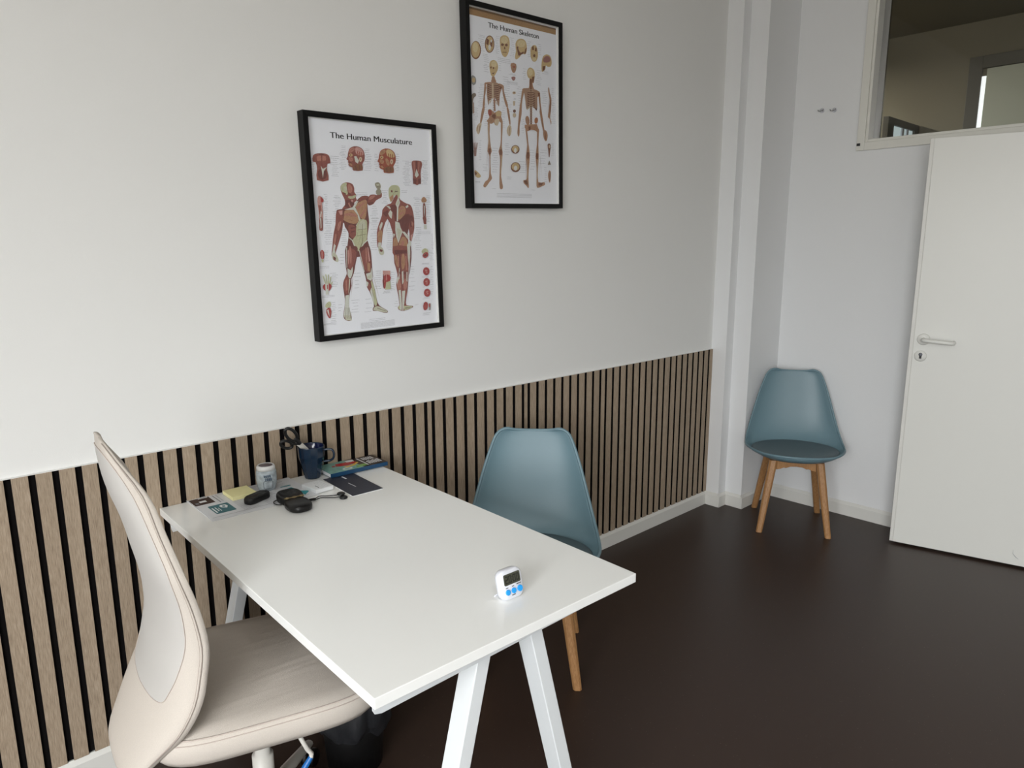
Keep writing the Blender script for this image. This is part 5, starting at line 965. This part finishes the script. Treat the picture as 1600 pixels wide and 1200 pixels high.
st = cr_interp([(a, b, c) for a, b, c, d in ST], 3); sr = cr_interp([(d, 0, 0) for a, b, c, d in ST], 3)
def back_pt(i, u, off=0.0):
    z_, ls, wd = st[i]; lr = sr[i].x; au = abs(u)
    return Vector((ls+(lr-ls)*au**2.0-off, -wd*math.sin(u*PI/2), z_))
def thk(z_):
    zs = [0.35, 0.5, 0.8, 1.0, 1.13]
    if z_ <= zs[0]: return THK[0]
    for q in range(4):
        if z_ <= zs[q+1]: return THK[q]+(THK[q+1]-THK[q])*(z_-zs[q])/(zs[q+1]-zs[q])
    return THK[4]
NU = 14; rows = []; THK = [0.018, 0.045, 0.039, 0.034, 0.008]
for i in range(len(st)):
    rear = [back_pt(i, k/NU) for k in range(-NU, NU+1)]
    front = []
    for k in range(NU, -NU-1, -1):
        u = k/NU; p = back_pt(i, u*0.985); th = thk(st[i].x)*(0.28+0.72*(1-abs(u)**5))
        front.append(p+Vector((th, 0, 0)))
    rows.append(rear+front)
bk = MB().grid(rows, closed=True); bk.add(rows[0], [tuple(range(len(rows[0])))], 0, True); bk.add(rows[-1], [tuple(range(len(rows[0])))], 0, True)
back = bk.build('backrest', 'fabric_beige', oc, weld=True)
# piping around the rear cover edge
NS = len(st)
edge = [back_pt(i, 0.97, 0.0015) for i in range(3, NS-2)]+[back_pt(i, -0.97, 0.0015) for i in range(NS-3, 2, -1)]
MB().tube(edge, 0.0012, 8, closed=True).build('piping', 'piping_dark', back)
edge = [back_pt(i, 0.925, 0.0006) for i in range(4, NS-3)]+[back_pt(i, -0.925, 0.0006) for i in range(NS-4, 3, -1)]
MB().tube(edge, 0.0006, 6, closed=True).build('stitching', 'thread_pink', back)
def at(z_, u, off):
    for i in range(NS-1):
        if st[i].x >= z_ >= st[i+1].x:
            k = (st[i].x-z_)/max(1e-9, st[i].x-st[i+1].x); return back_pt(i, u, off).lerp(back_pt(i+1, u, off), k)
    return back_pt(0 if z_ > st[0].x else NS-1, u, off)
ov = []
OV = [(1.112, 0.02), (1.109, 0.4), (1.096, 0.66), (1.07, 0.76), (1.03, 0.79), (0.985, 0.8), (0.93, 0.81), (0.88, 0.81), (0.842, 0.795), (0.79, 0.78), (0.753, 0.76), (0.716, 0.735), (0.679, 0.69), (0.633, 0.62), (0.6, 0.54), (0.574, 0.47), (0.565, 0.3), (0.562, 0.02)]
ovp = cr_interp([(a, b, 0) for a, b in OV], 5)
ov = [at(p.x, p.y, 0.0012) for p in ovp]+[at(p.x, -p.y, 0.0012) for p in ovp[::-1]]
MB().tube(ov, 0.0008, 6, closed=True).build('panel_seam', 'thread_pink', back)
# smooth inner panel, 0.6 mm proud
pn = MB(); prow = []
for p in ovp[1:-1]: prow.append([at(p.x, p.y*k/8, 0.0008) for k in range(-8, 9)])
pn.grid(prow).build('back_panel', 'fabric_panel', back)
# seat
SR = [(0.40, -0.004, 0.30), (0.47, 0.0, 0.427), (0.82, 0.0, 0.425), (0.95, 0.0, 0.432), (0.995, 0.0, 0.452), (1.0, 0.0, 0.476), (0.985, 0.0, 0.492), (0.955, 0.0, 0.499), (0.8, 0.0, 0.505), (0.4, 0.0, 0.509), (0.001, 0.0, 0.510)]
def seat_out(a, k, n=4.4):
    c, s_ = math.cos(a), math.sin(a); r_ = (abs(c)**n+abs(s_)**n)**(-1/n)
    x_, y_ = 0.268*c*r_*k, 0.248*s_*r_*k; q_ = math.radians(-11)
    return Vector((0.094+x_*math.cos(q_)-y_*math.sin(q_), 0.001+x_*math.sin(q_)+y_*math.cos(q_), 0))
N = 64; rows = []
for k, _, z_ in [(0.001, 0, 0.426)]+SR[1:]:
    rows.append([seat_out(2*PI*i/N, k)+Vector((0, 0, z_)) for i in range(N)])
seat = MB().grid(rows, closed=True).build('seat', 'fabric_seat', oc)
MB().tube([seat_out(2*PI*i/N, 0.972)+Vector((0, 0, 0.4975)) for i in range(N)], 0.0014, 6, closed=True).build('seam', 'thread_pink', seat)
MB().tube([seat_out(2*PI*i/N, 0.992)+Vector((0, 0, 0.4885)) for i in range(N)], 0.0010, 6, closed=True).build('stitching', 'thread_pink', seat)
MB().box((-0.04, -0.07, 0.385), (0.17, 0.07, 0.4245)).build('tilt_mechanism', 'plastic_black', oc, bevel=0.008)
MB().lathe([(0.0, 0.10), (0.026, 0.10), (0.026, 0.25), (0.019, 0.25), (0.019, 0.386), (0, 0.386)], 24, c=(0.08, 0, 0), cap=False).build('gas_column', 'steel_white', oc)
MB().box((-0.13, -0.035, 0.395), (-0.03, 0.035, 0.418)).build('back_bracket', 'plastic_black', oc, bevel=0.006)
lv = MB().tube([(0.10, -0.04, 0.408), (0.108, -0.14, 0.406), (0.119, -0.168, 0.388), (0.136, -0.17, 0.343), (0.146, -0.17, 0.326), (0.144, -0.17, 0.315)], 0.0055, 10)
lvo = lv.build('tilt_lever', 'steel_white', oc); lvo['label'] = 'thin white bent lever under the seat'
MB().tube([(0.1445, -0.17, 0.317), (0.127, -0.17, 0.296), (0.098, -0.17, 0.255)], [0.0062, 0.0072, 0.0068], 12).build('lever_grip', 'grip_blue', lvo)['label'] = 'blue rubber grip'
for k in range(5):
    a = 2*PI*k/5+0.80; c, s_ = math.cos(a), math.sin(a); arm = MB()
    P = [Vector((0.08+c*r_, s_*r_, z_)) for r_, z_ in ((0.02, 0.115), (0.12, 0.105), (0.27, 0.072))]
    arm.tube(P, [0.022, 0.019, 0.013], 10, flat=0.8); lo = arm.build('base_arm', 'steel_white', oc)
    for d in (-0.011, 0.011):
        MB().lathe([(0, -0.009), (0.024, -0.009), (0.026, -0.006), (0.026, 0.006), (0.024, 0.009), (0, 0.009)], 20, cap=False, mtx=Matrix.Translation((0.08+c*0.27-s_*d, s_*0.27+c*d, 0.026)) @ Matrix.Rotation(a, 4, 'Z') @ Matrix.Rotation(PI/2, 4, 'X')).build('caster', 'plastic_black', lo)

# ------------------------------------------------------------------ waste bin
wb = thing('waste_bin', (-2.615, -0.46, 0), label='black waste bin with a crumpled dark plastic liner on the floor under the desk', cat='waste bin')
MB().lathe([(0, 0), (0.080, 0), (0.100, 0.25), (0.097, 0.25), (0.077, 0.004), (0, 0.004)], 36, cap=False).build('bin_body', 'bin_black', wb)
rows = []; rnd = random.Random(3); ph = [rnd.uniform(0, 6.28) for _ in range(8)]
for j, (r_, z_) in enumerate(((0.093, 0.130), (0.106, 0.150), (0.115, 0.17), (0.117, 0.22), (0.112, 0.255), (0.100, 0.262), (0.088, 0.24), (0.080, 0.15))):
    row = []
    for i in range(72):
        a = 2*PI*i/72; d = 0.006*math.sin(7*a+ph[0]+j)+0.004*math.sin(13*a+ph[1]-j*0.8)+0.003*math.sin(23*a+ph[2]+j*1.4)
        if j in (0, 6, 7): d = abs(d)*0.4 if j == 0 else -abs(d)*0.5
        zz = z_+(0.010*math.sin(5*a+ph[3])+0.008*math.sin(9*a+ph[4]) if j < 2 else 0.003*math.sin(11*a+j))
        rr = max(r_+d, 0.0995 if 0 < j < 5 else 0); row.append(Vector((rr*math.cos(a), rr*math.sin(a), zz)))
    rows.append(row)
MB().grid(rows, closed=True, smooth=True).build('bin_liner', 'liner_bag', wb)

# ------------------------------------------------------------------ things on the desk
ZD = DH+0.0004
def quadmap(Q):   # unit square -> ground quad (TL, BL, BR, TR)
    A, B_, C_, D_ = [Vector(q) for q in Q]
    return lambda u, v: tuple((A*(1-u)*(1-v)+B_*(1-u)*v+C_*u*v+D_*u*(1-v)))
# paper leaflet
P0 = Vector((-2.8800, 0.004)); ux = Vector((1, -0.018)).normalized(); uy = Vector((ux.y, -ux.x))  # uy points away from the wall
lf = thing('leaflet', (P0.x, P0.y, ZD), math.atan2(ux.y, ux.x), 'printed white leaflet with a brown and a teal block under the yellow notes', 'leaflet')
LW, LH = 0.325, 0.222
MB().box((0, -LH, 0), (LW, 0, 0.0012)).build('sheets', 'sheet_paper', lf)
it = []
def rc(x0, y0, x1, y1): return [(x0, -y0), (x1, -y0), (x1, -y1), (x0, -y1)]
it += [('sheet_brown', rc(0.004, 0.008, 0.062, 0.072)), ('sheet_white', rc(0.024, 0.036, 0.044, 0.052)), ('sheet_white', rc(0.030, 0.010, 0.058, 0.015)), ('ink_grey', rc(0.010, 0.045, 0.020, 0.06)),
       ('sheet_teal', rrect(0.028, -0.176, 0.086, -0.098, 0.004)), ('sheet_white', [(0.062, -0.108), (0.075, -0.112), (0.078, -0.125), (0.070, -0.142), (0.058, -0.130), (0.056, -0.115)]), ('sheet_teal', [(0.064, -0.117), (0.071, -0.120), (0.069, -0.131), (0.062, -0.127)]),
       ('sheet_white', rc(0.032, 0.120, 0.036, 0.165)), ('sheet_white', rc(0.041, 0.118, 0.044, 0.155)), ('sheet_white', rc(0.048, 0.128, 0.050, 0.158)),
       ('sheet_arrow', [(0.272, -0.105), (0.288, -0.100), (0.296, -0.150), (0.318, -0.168), (0.290, -0.196), (0.286, -0.158)]), ('sheet_arrow', rc(0.262, 0.075, 0.296, 0.083))]
rl = random.Random(5)
for c0 in (0.100, 0.172, 0.236):
    y = 0.012
    while y < 0.205:
        if not (c0 > 0.23 and y > 0.09):
            it.append(('ink_black' if rl.random() < 0.12 else 'ink_grey', rc(c0, y, c0+rl.uniform(0.03, 0.058), y+0.0010)))
        y += 0.0075
it += [('ink_black', rc(0.072, 0.010, 0.0735, 0.085)), ('ink_grey', rc(0.082, 0.010, 0.083, 0.080)), ('ink_grey', rc(0.008, 0.200, 0.300, 0.2012))]
layers('print', it, lf, z0=0.00122, step=1e-5)
# yellow sticky pad
Q = [(-2.777, -0.014), (-2.779, -0.098), (-2.704, -0.099), (-2.702, -0.016)]
sp_ = tag(MB().prism([(a+2.740, b+0.056) for a, b in Q], 0, 0.011).build('sticky_notes', 'note_yellow', loc=(-2.740, -0.056, ZD+0.0013), bevel=0.0006), 'pale yellow pad of sticky notes lying on the printed leaflet', 'sticky notes')
# small tub
tb = thing('sweets_tub', (-2.655, -0.062, ZD+0.0013), label='small white and grey patterned tub with a white lid standing on the leaflet', cat='tub')
MB().lathe([(0, 0), (0.024, 0), (0.0265, 0.004), (0.030, 0.022), (0.0315, 0.040), (0.031, 0.055), (0.0285, 0.064), (0, 0.064)], 36, cap=False).build('tub_body', 'tub_label', tb)
MB().lathe([(0.027, 0.0638), (0.0284, 0.064), (0.0280, 0.074), (0.0255, 0.0785), (0.0225, 0.0790), (0.022, 0.0775), (0, 0.0775)], 36, cap=False).build('lid', 'tub_lid', tb)
MB().lathe([(0, 0.0776), (0.0208, 0.0776), (0.0208, 0.0782), (0, 0.0784)], 32, cap=False).build('lid_label', 'tub_foil', tb)
mk = MB(); va = math.atan2(-2.159+0.062, -3.556+2.655)
def onr(a, z_): 
    r_ = 0.0275+0.0042*math.sin(min(z_, 0.05)/0.05*PI/2); return Vector(((r_+0.0006)*math.cos(a), (r_+0.0006)*math.sin(a), z_))
fr_ = [onr(va+0.15+x_*0.034, 0.026+y_*0.001) for x_, y_ in rrect(-14, -18, 14, 8, 6, 4)]
mk.tube(fr_, 0.0005, 5, closed=True)
mk.build('window_outline', 'ink_black', tb)
lt = MB(); rr_ = random.Random(2)
for j in range(2):
    a = va+0.55+j*0.1
    for k in range(4):
        a -= 0.17; zz = 0.052-j*0.010
        lt.tube([onr(a, zz), onr(a-0.02, zz-0.006), onr(a-0.08, zz-0.006), onr(a-0.10, zz), onr(a-0.05, zz+0.002)], 0.0008, 5)
lt.build('lettering', 'ink_blue', tb)
# mug
mg = thing('mug', (-2.494, -0.055, ZD), label='dark blue faceted mug holding scissors at the back of the desk', cat='mug')
prof = [(0.0, 0), (0.0245, 0), (0.0265, 0.004), (0.0345, 0.040), (0.0405, 0.066), (0.0425, 0.074), (0.0440, 0.108), (0.0425, 0.110), (0.0405, 0.107), (0.0385, 0.072), (0.0300, 0.030), (0.0235, 0.007), (0, 0.006)]
m1 = MB(); m1.lathe(prof[:7], 12, 0, smooth=False, cap=False); m1.lathe(prof[6:9], 12, 0, smooth=True, cap=False); m1.lathe(prof[8:], 12, 1, smooth=True, cap=False)
m1.build('cup', ['mug_blue', 'mug_inside'], mg, bevel=0.0015, weld=True)
ha = math.radians(-38)
hp = [Vector((math.cos(ha)*r_, math.sin(ha)*r_, z_)) for r_, z_ in ((0.042, 0.094), (0.056, 0.096), (0.068, 0.093), (0.073, 0.082), (0.071, 0.066), (0.062, 0.058), (0.050, 0.056), (0.039, 0.055))]
MB().tube(cr_interp(hp, 3), 0.0050, 10, flat=0.75).build('handle', 'mug_blue', mg)
# scissors leaning in the mug
SCa = Vector((-2.468, -0.052, 0.812)); SCb = Vector((-2.541, -0.0545, 0.893))
sc = thing('scissors', tuple(SCa), label='scissors with black looped handles and pale blades standing in the blue mug', cat='scissors')
ax = (SCb-SCa); LN = ax.length; ax.normalize(); vd = Vector((-0.45, -0.89, 0)); sd = ax.cross(vd).normalized(); fn = ax.cross(sd)
def scp(a, b, c=0): return ax*a+sd*b+fn*c
def loopo(ca, cb, ra, rb, rot):
    o_ = []
    for i in range(24):
        t_ = 2*PI*i/24; x_ = ra*math.cos(t_); y_ = rb*math.sin(t_); o_.append(scp(ca+x_*math.cos(rot)-y_*math.sin(rot), cb+x_*math.sin(rot)+y_*math.cos(rot)))
    return o_
for s_, r0 in ((1, 1), (-1, -1)):
    bl = MB(); o4 = [scp(0.002, s_*0.001, s_*0.001), scp(LN+0.004, s_*-0.006, s_*0.001), scp(LN+0.004, s_*0.0085, s_*0.001), scp(0.05, s_*0.008, s_*0.001)]
    bl.add(o4+[p+fn*s_*0.0014 for p in o4], [(0,1,2,3),(4,5,6,7),(0,1,5,4),(1,2,6,5),(2,3,7,6),(3,0,4,7)]); bl.build('blade', 'steel_white', sc, bevel=0.0003)
hb = MB(); hb.tube(loopo(LN+0.034, 0.004, 0.028, 0.0140, 0.15), 0.0058, 10, closed=True, flat=0.9); hb.tube([scp(LN-0.012, 0.002), scp(LN+0.006, 0.003), scp(LN+0.014, 0.004)], [0.0065, 0.0072, 0.006], 10); hb.build('handle', 'plastic_black', sc)
hb = MB(); hb.tube(loopo(LN+0.018, -0.029, 0.020, 0.0125, -0.35), 0.0053, 10, closed=True, flat=0.9); hb.tube([scp(LN-0.010, -0.002, 0.003), scp(LN+0.003, -0.010, 0.002), scp(LN+0.010, -0.020)], [0.006, 0.0066, 0.006], 10); hb.build('handle', 'plastic_black', sc)
# book
bk_a = Vector((-2.458, -0.110)); bk_b = Vector((-2.252, -0.120)); bu = (bk_b-bk_a); BLn = 0.215; bu.normalize(); bv = Vector((-bu.y, bu.x))
bo = thing('book', (bk_a.x, bk_a.y, ZD+0.0022), math.atan2(bu.y, bu.x), 'colourful paperback with blue edge and green, red and dark cover beside the mug', 'book')
MB().box((0.001, 0.0005, 0.0008), (BLn-0.001, 0.109, 0.0125)).build('pages', 'sheet_white', bo)
cv = MB(); cv.box((0, -0.0006, 0), (BLn, 0.110, 0.0008)); cv.box((0, -0.0006, 0.0125), (BLn, 0.110, 0.0134)); cv.box((0, -0.0012, 0), (BLn, 0.0004, 0.0134)); cv.build('cover', 'cover_blue', bo, bevel=0.0003)
P = lambda *a: [(x_, y_) for x_, y_ in a]
it = [('cover_green', P((0, 0), (0.13, 0), (0.13, 0.110), (0, 0.110))), ('cover_dark', P((0.125, 0), (BLn, 0), (BLn, 0.110), (0.105, 0.110), (0.12, 0.06))), ('cover_red', P((0.05, 0.06), (0.09, 0.050), (0.13, 0.062), (0.128, 0.095), (0.09, 0.085), (0.06, 0.09))), ('cover_yellow', P((0.075, 0.030), (0.11, 0.038), (0.135, 0.060), (0.13, 0.066), (0.10, 0.046), (0.07, 0.042))),
      ('cover_lime', P((0.10, 0.008), (0.15, 0.012), (0.145, 0.034), (0.11, 0.030))), ('sheet_white', [(0.072+0.018*math.cos(t_*PI/8), 0.020+0.011*math.sin(t_*PI/8)) for t_ in range(16)]), ('cover_green', [(0.072+0.011*math.cos(t_*PI/8), 0.020+0.006*math.sin(t_*PI/8)) for t_ in range(16)]),
      ('sheet_white', P((0.100, 0.082), (0.128, 0.078), (0.132, 0.100), (0.104, 0.104))), ('cover_red', P((0.038, 0.062), (0.048, 0.060), (0.050, 0.074), (0.040, 0.076)))]
for k in range(6):
    it.append(('sheet_white', P((0.158+k*0.0085, 0.020), (0.163+k*0.0085, 0.020), (0.163+k*0.0085, 0.052+0.006*(k % 2)), (0.158+k*0.0085, 0.052+0.006*(k % 2)))))
it += [('sheet_white', P((0.145, 0.012), (0.150, 0.012), (0.150, 0.100), (0.145, 0.100)))]
for k in range(5): it.append(('sheet_white', P((0.160+k*0.0085, 0.066), (0.165+k*0.0085, 0.066), (0.165+k*0.0085, 0.096), (0.160+k*0.0085, 0.096))))
layers('cover_print', it, bo, z0=0.01345, step=2e-5)
# navy brochure
NV = [(-2.483, -0.103), (-2.495, -0.311), (-2.387, -0.314), (-2.375, -0.105)]
nv = thing('brochure', (-2.495, -0.311, ZD), 0.0, 'dark navy brochure with small white lettering, partly under the colourful book', 'brochure')
loc_ = [(a+2.495, b+0.311) for a, b in NV]
MB().prism(loc_, 0, 0.0012).build('pages', 'sheet_white', nv)
MB().prism([(a*0.995+0.0003, b*0.995+0.0008) for a, b in loc_], 0.0012, 0.0018).build('cover', 'brochure_navy', nv)
layers('lettering', [('sheet_white', P((0.052, 0.070), (0.0545, 0.070), (0.0545, 0.118), (0.052, 0.118))), ('sheet_white', P((0.068, 0.160), (0.074, 0.160), (0.074, 0.190), (0.068, 0.190)))], nv, z0=0.00185)
# white card pad
CP = [(-2.573, -0.133), (-2.512, -0.131), (-2.505, -0.211), (-2.566, -0.215)]
cp = thing('card_stack', (-2.54, -0.17, ZD+0.0013), label='low white stack of printed cards lying in front of the blue mug', cat='cards')
MB().prism([(a+2.54, b+0.17) for a, b in CP], 0, 0.0125).build('cards', 'sheet_white', cp, bevel=0.0004)
layers('print', [('ink_black', P((-0.010, -0.030), (-0.0075, -0.030), (-0.0075, -0.005), (-0.010, -0.005)))]+[('ink_row', P((0.0+k*0.007, -0.034), (0.0007+k*0.007, -0.034), (0.0007+k*0.007, 0.022), (0.0+k*0.007, 0.022))) for k in range(4)], cp, z0=0.01255)
# black oblong device
dv = thing('presenter_remote', (-2.723, -0.143, ZD+0.0013), math.atan2(0.030, 0.074), 'small black oblong device with rounded ends lying on the leaflet', 'remote')
bd = MB(); rows = []
for k, z_ in ((0.90, 0.0), (0.985, 0.002), (1.0, 0.006), (1.0, 0.013), (0.95, 0.0185), (0.86, 0.0205), (0.82, 0.0200), (0.001, 0.0200)):
    rows.append([Vector((x_*k, y_*k, z_)) for x_, y_ in rrect(-0.045, -0.0185, 0.045, 0.0185, 0.018, 6)])
bd.grid(rows, closed=True); bd.add(rows[0], [tuple(range(len(rows[0])))]); bd.build('body', 'plastic_black', dv)
MB().prism(rrect(0.004, -0.008, 0.018, 0.004, 0.003), 0.0200, 0.0206).build('button', 'dark_rubber', dv)
MB().lathe([(0, 0), (0.0085, 0), (0.009, 0.0006), (0.007, 0.0010), (0, 0.0006)], 20, c=(0.030, 0, 0.0202), cap=False).build('dial', 'plastic_black', dv)
# black pouch with cord
po = thing('pouch', (-2.657, -0.250, ZD), 0.0, 'small open black leather pouch with a beaded clasp and a cord lying on the desk', 'pouch')
pa = math.radians(-97)     # long axis
def rot2(x_, y_, a): return (x_*math.cos(a)-y_*math.sin(a), x_*math.sin(a)+y_*math.cos(a))
def blob(cx, cy, sx, sy, zs, n=30, e=2.6):
    rows = []
    for k, z_ in zs:
        row = []
        for i in range(n):
            a = 2*PI*i/n; c, s_ = math.cos(a), math.sin(a); r_ = (abs(c)**e+abs(s_)**e)**(-1/e)*k
            x_, y_ = rot2(cx+sx*c*r_, cy+sy*s_*r_, pa); row.append(Vector((x_, y_, z_)))
        rows.append(row)
    return rows
b1 = MB(); rws = blob(0.036, 0.0, 0.048, 0.036, ((0.85, 0.0), (0.97, 0.003), (1.0, 0.010), (0.97, 0.017), (0.85, 0.0215), (0.5, 0.0235), (0.001, 0.024)))
b1.grid(rws, closed=True); b1.add(rws[0], [tuple(range(30))]); b1.build('front_pocket', 'leather_black', po)
b2 = MB(); rws = blob(-0.036, 0.0, 0.044, 0.037, ((0.85, 0.0), (0.97, 0.004), (1.0, 0.014), (0.98, 0.022), (0.90, 0.0265), (0.80, 0.024), (0.55, 0.0175), (0.001, 0.015)))
b2.grid(rws, closed=True); b2.add(rws[0], [tuple(range(30))]); b2.build('lid_flap', 'leather_black', po)
cl = MB(); q = [rot2(0.004, y_, pa) for y_ in (-0.030, -0.015, 0.0, 0.015, 0.030)]
cl.tube([Vector((a, b, 0.0245)) for a, b in q], 0.0018, 8)
for yy in (-0.022, 0.0, 0.022):
    cl.tube([Vector((*rot2(0.006+0.0055*math.cos(t_*PI/6), yy+0.0055*math.sin(t_*PI/6), pa), 0.0255)) for t_ in range(12)], 0.0013, 6, closed=True)
cl.build('clasp', 'brass', po)
lp = [rot2(x_, y_, pa) for x_, y_ in ((-0.052, -0.030), (-0.046, -0.044), (-0.030, -0.050), (-0.012, -0.046), (-0.004, -0.036))]
MB().tube(cr_interp([Vector((a, b, 0.006)) for a, b in lp], 4), 0.0016, 8).build('loop', 'leather_black', po)
cd1 = [(0.030, -0.012, 0.008), (0.060, -0.010, 0.005), (0.084, 0.004, 0.004), (0.100, -0.008, 0.004), (0.118, -0.020, 0.004), (0.128, -0.030, 0.006)]
cd2 = [(0.030, -0.020, 0.008), (0.060, -0.018, 0.005), (0.080, -0.012, 0.004), (0.098, -0.024, 0.003), (0.114, -0.038, 0.003), (0.126, -0.046, 0.005)]
cdm = MB(); cdm.tube(cr_interp(cd1, 3), 0.0014, 6); cdm.tube(cr_interp(cd2, 3), 0.0014, 6); cdm.tube([(0.022, -0.014, 0.008), (0.056, -0.013, 0.0055), (0.062, -0.014, 0.005)], 0.0042, 8); cdm.build('cord', 'leather_black', po)
for k, (a, b, z_) in enumerate(((0.136, -0.036, 0.0065), (0.134, -0.054, 0.0))):
    MB().lathe([(0, 0), (0.011, 0), (0.0125, 0.002), (0.0125, 0.004), (0.0105, 0.0062), (0.006, 0.0058), (0, 0.0064)], 28, c=(a, b, z_), cap=False).build('disc', 'plastic_black', po)
# kitchen timer
tm = thing('kitchen_timer', (-2.5785, -1.120, ZD), math.radians(-2), 'small white digital timer with three blue buttons standing near the front of the desk', 'timer')
tilt = Matrix.Rotation(math.radians(-14), 4, 'X')
TW, THt = 0.0610, 0.0660
ft = MB(); rows = []
for k, y_ in ((0.86, 0.0205), (0.965, 0.0185), (1.0, 0.012), (1.0, 0.004), (0.975, -0.0005), (0.90, -0.0025), (0.001, -0.0030)):
    cx_, cz_ = 0, THt/2; rows.append([tilt @ Vector((x_*k, y_, cz_+(z_-cz_)*k)) for x_, z_ in rrect(-TW/2, 0, TW/2, THt, 0.017, 7)])
ft.grid(rows, closed=True); ft.add(rows[0], [tuple(range(len(rows[0])))]); tb_ = ft.build('case', 'plastic_white', tm, loc=(0, 0, 0.0015))
def onface(name, poly, mname, y_, th=0.0008, par=None, bev=0.0):
    return MB().prism(poly, y_, y_+th, 'y', mtx=tilt).build(name, mname, par or tm, loc=(0, 0, 0.0015), bevel=bev)
scn_ = onface('display', rrect(-0.0225, 0.0330, 0.0225, 0.0565, 0.003), 'display_dark', -0.0042, 0.0016)
SEG = {'2': 'abged', '0': 'abcdef'}
dg = MB()
def digit(ch_, x0, z0, w_, h_):
    t_ = 0.0017; hh = h_/2; S = {'a': (x0, z0+h_-t_, x0+w_, z0+h_), 'g': (x0, z0+hh-t_/2, x0+w_, z0+hh+t_/2), 'd': (x0, z0, x0+w_, z0+t_), 'f': (x0, z0+hh, x0+t_, z0+h_), 'b': (x0+w_-t_, z0+hh, x0+w_, z0+h_), 'e': (x0, z0, x0+t_, z0+hh), 'c': (x0+w_-t_, z0, x0+w_, z0+hh)}
    for s_ in SEG[ch_]: a, b, c, d = S[s_]; dg.prism([(a, b), (c, b), (c, d), (a, d)], -0.00445, -0.00422, 'y', mtx=tilt)
for ch_, x0 in (('2', -0.0190), ('0', -0.0095), ('0', 0.0022), ('0', 0.0118)): digit(ch_, x0, 0.0370, 0.0072, 0.0155)
for zz in (0.0415, 0.0475): dg.prism([(-0.0005, zz), (0.0011, zz), (0.0011, zz+0.0016), (-0.0005, zz+0.0016)], -0.00445, -0.00422, 'y', mtx=tilt)
dgo = dg.build('digits', 'display_ink', scn_)
for cx_, rr in ((-0.0165, 0.0058), (0.0, 0.0058), (0.0175, 0.0066)):
    onface('button', [(cx_+rr*math.cos(t_*PI/12), 0.0180+rr*1.05*math.sin(t_*PI/12)) for t_ in range(24)], 'button_blue', -0.0062, 0.0040, bev=0.0006)
ca = MB()
for a, b, z_ in ((-0.0205, -0.0135, 0.0268), (-0.003, 0.003, 0.0270), (0.0105, 0.0235, 0.0285), (-0.006, 0.004, 0.0085)): ca.prism([(a, z_), (b, z_), (b, z_+0.0014), (a, z_+0.0014)], -0.0034, -0.0030, 'y', mtx=tilt)
ca.build('captions', 'ink_black', tm, loc=(0, 0, 0.0015))
MB().prism([(-0.027, 0.0), (0.027, 0.0), (0.024, 0.004), (-0.024, 0.004)], 0.034, 0.0375, 'y').build('stand_foot', 'plastic_white', tm, bevel=0.0008)
MB().box((-0.022, 0.016, 0.0035), (0.022, 0.0350, 0.0060)).build('stand', 'plastic_white', tm, bevel=0.0008)
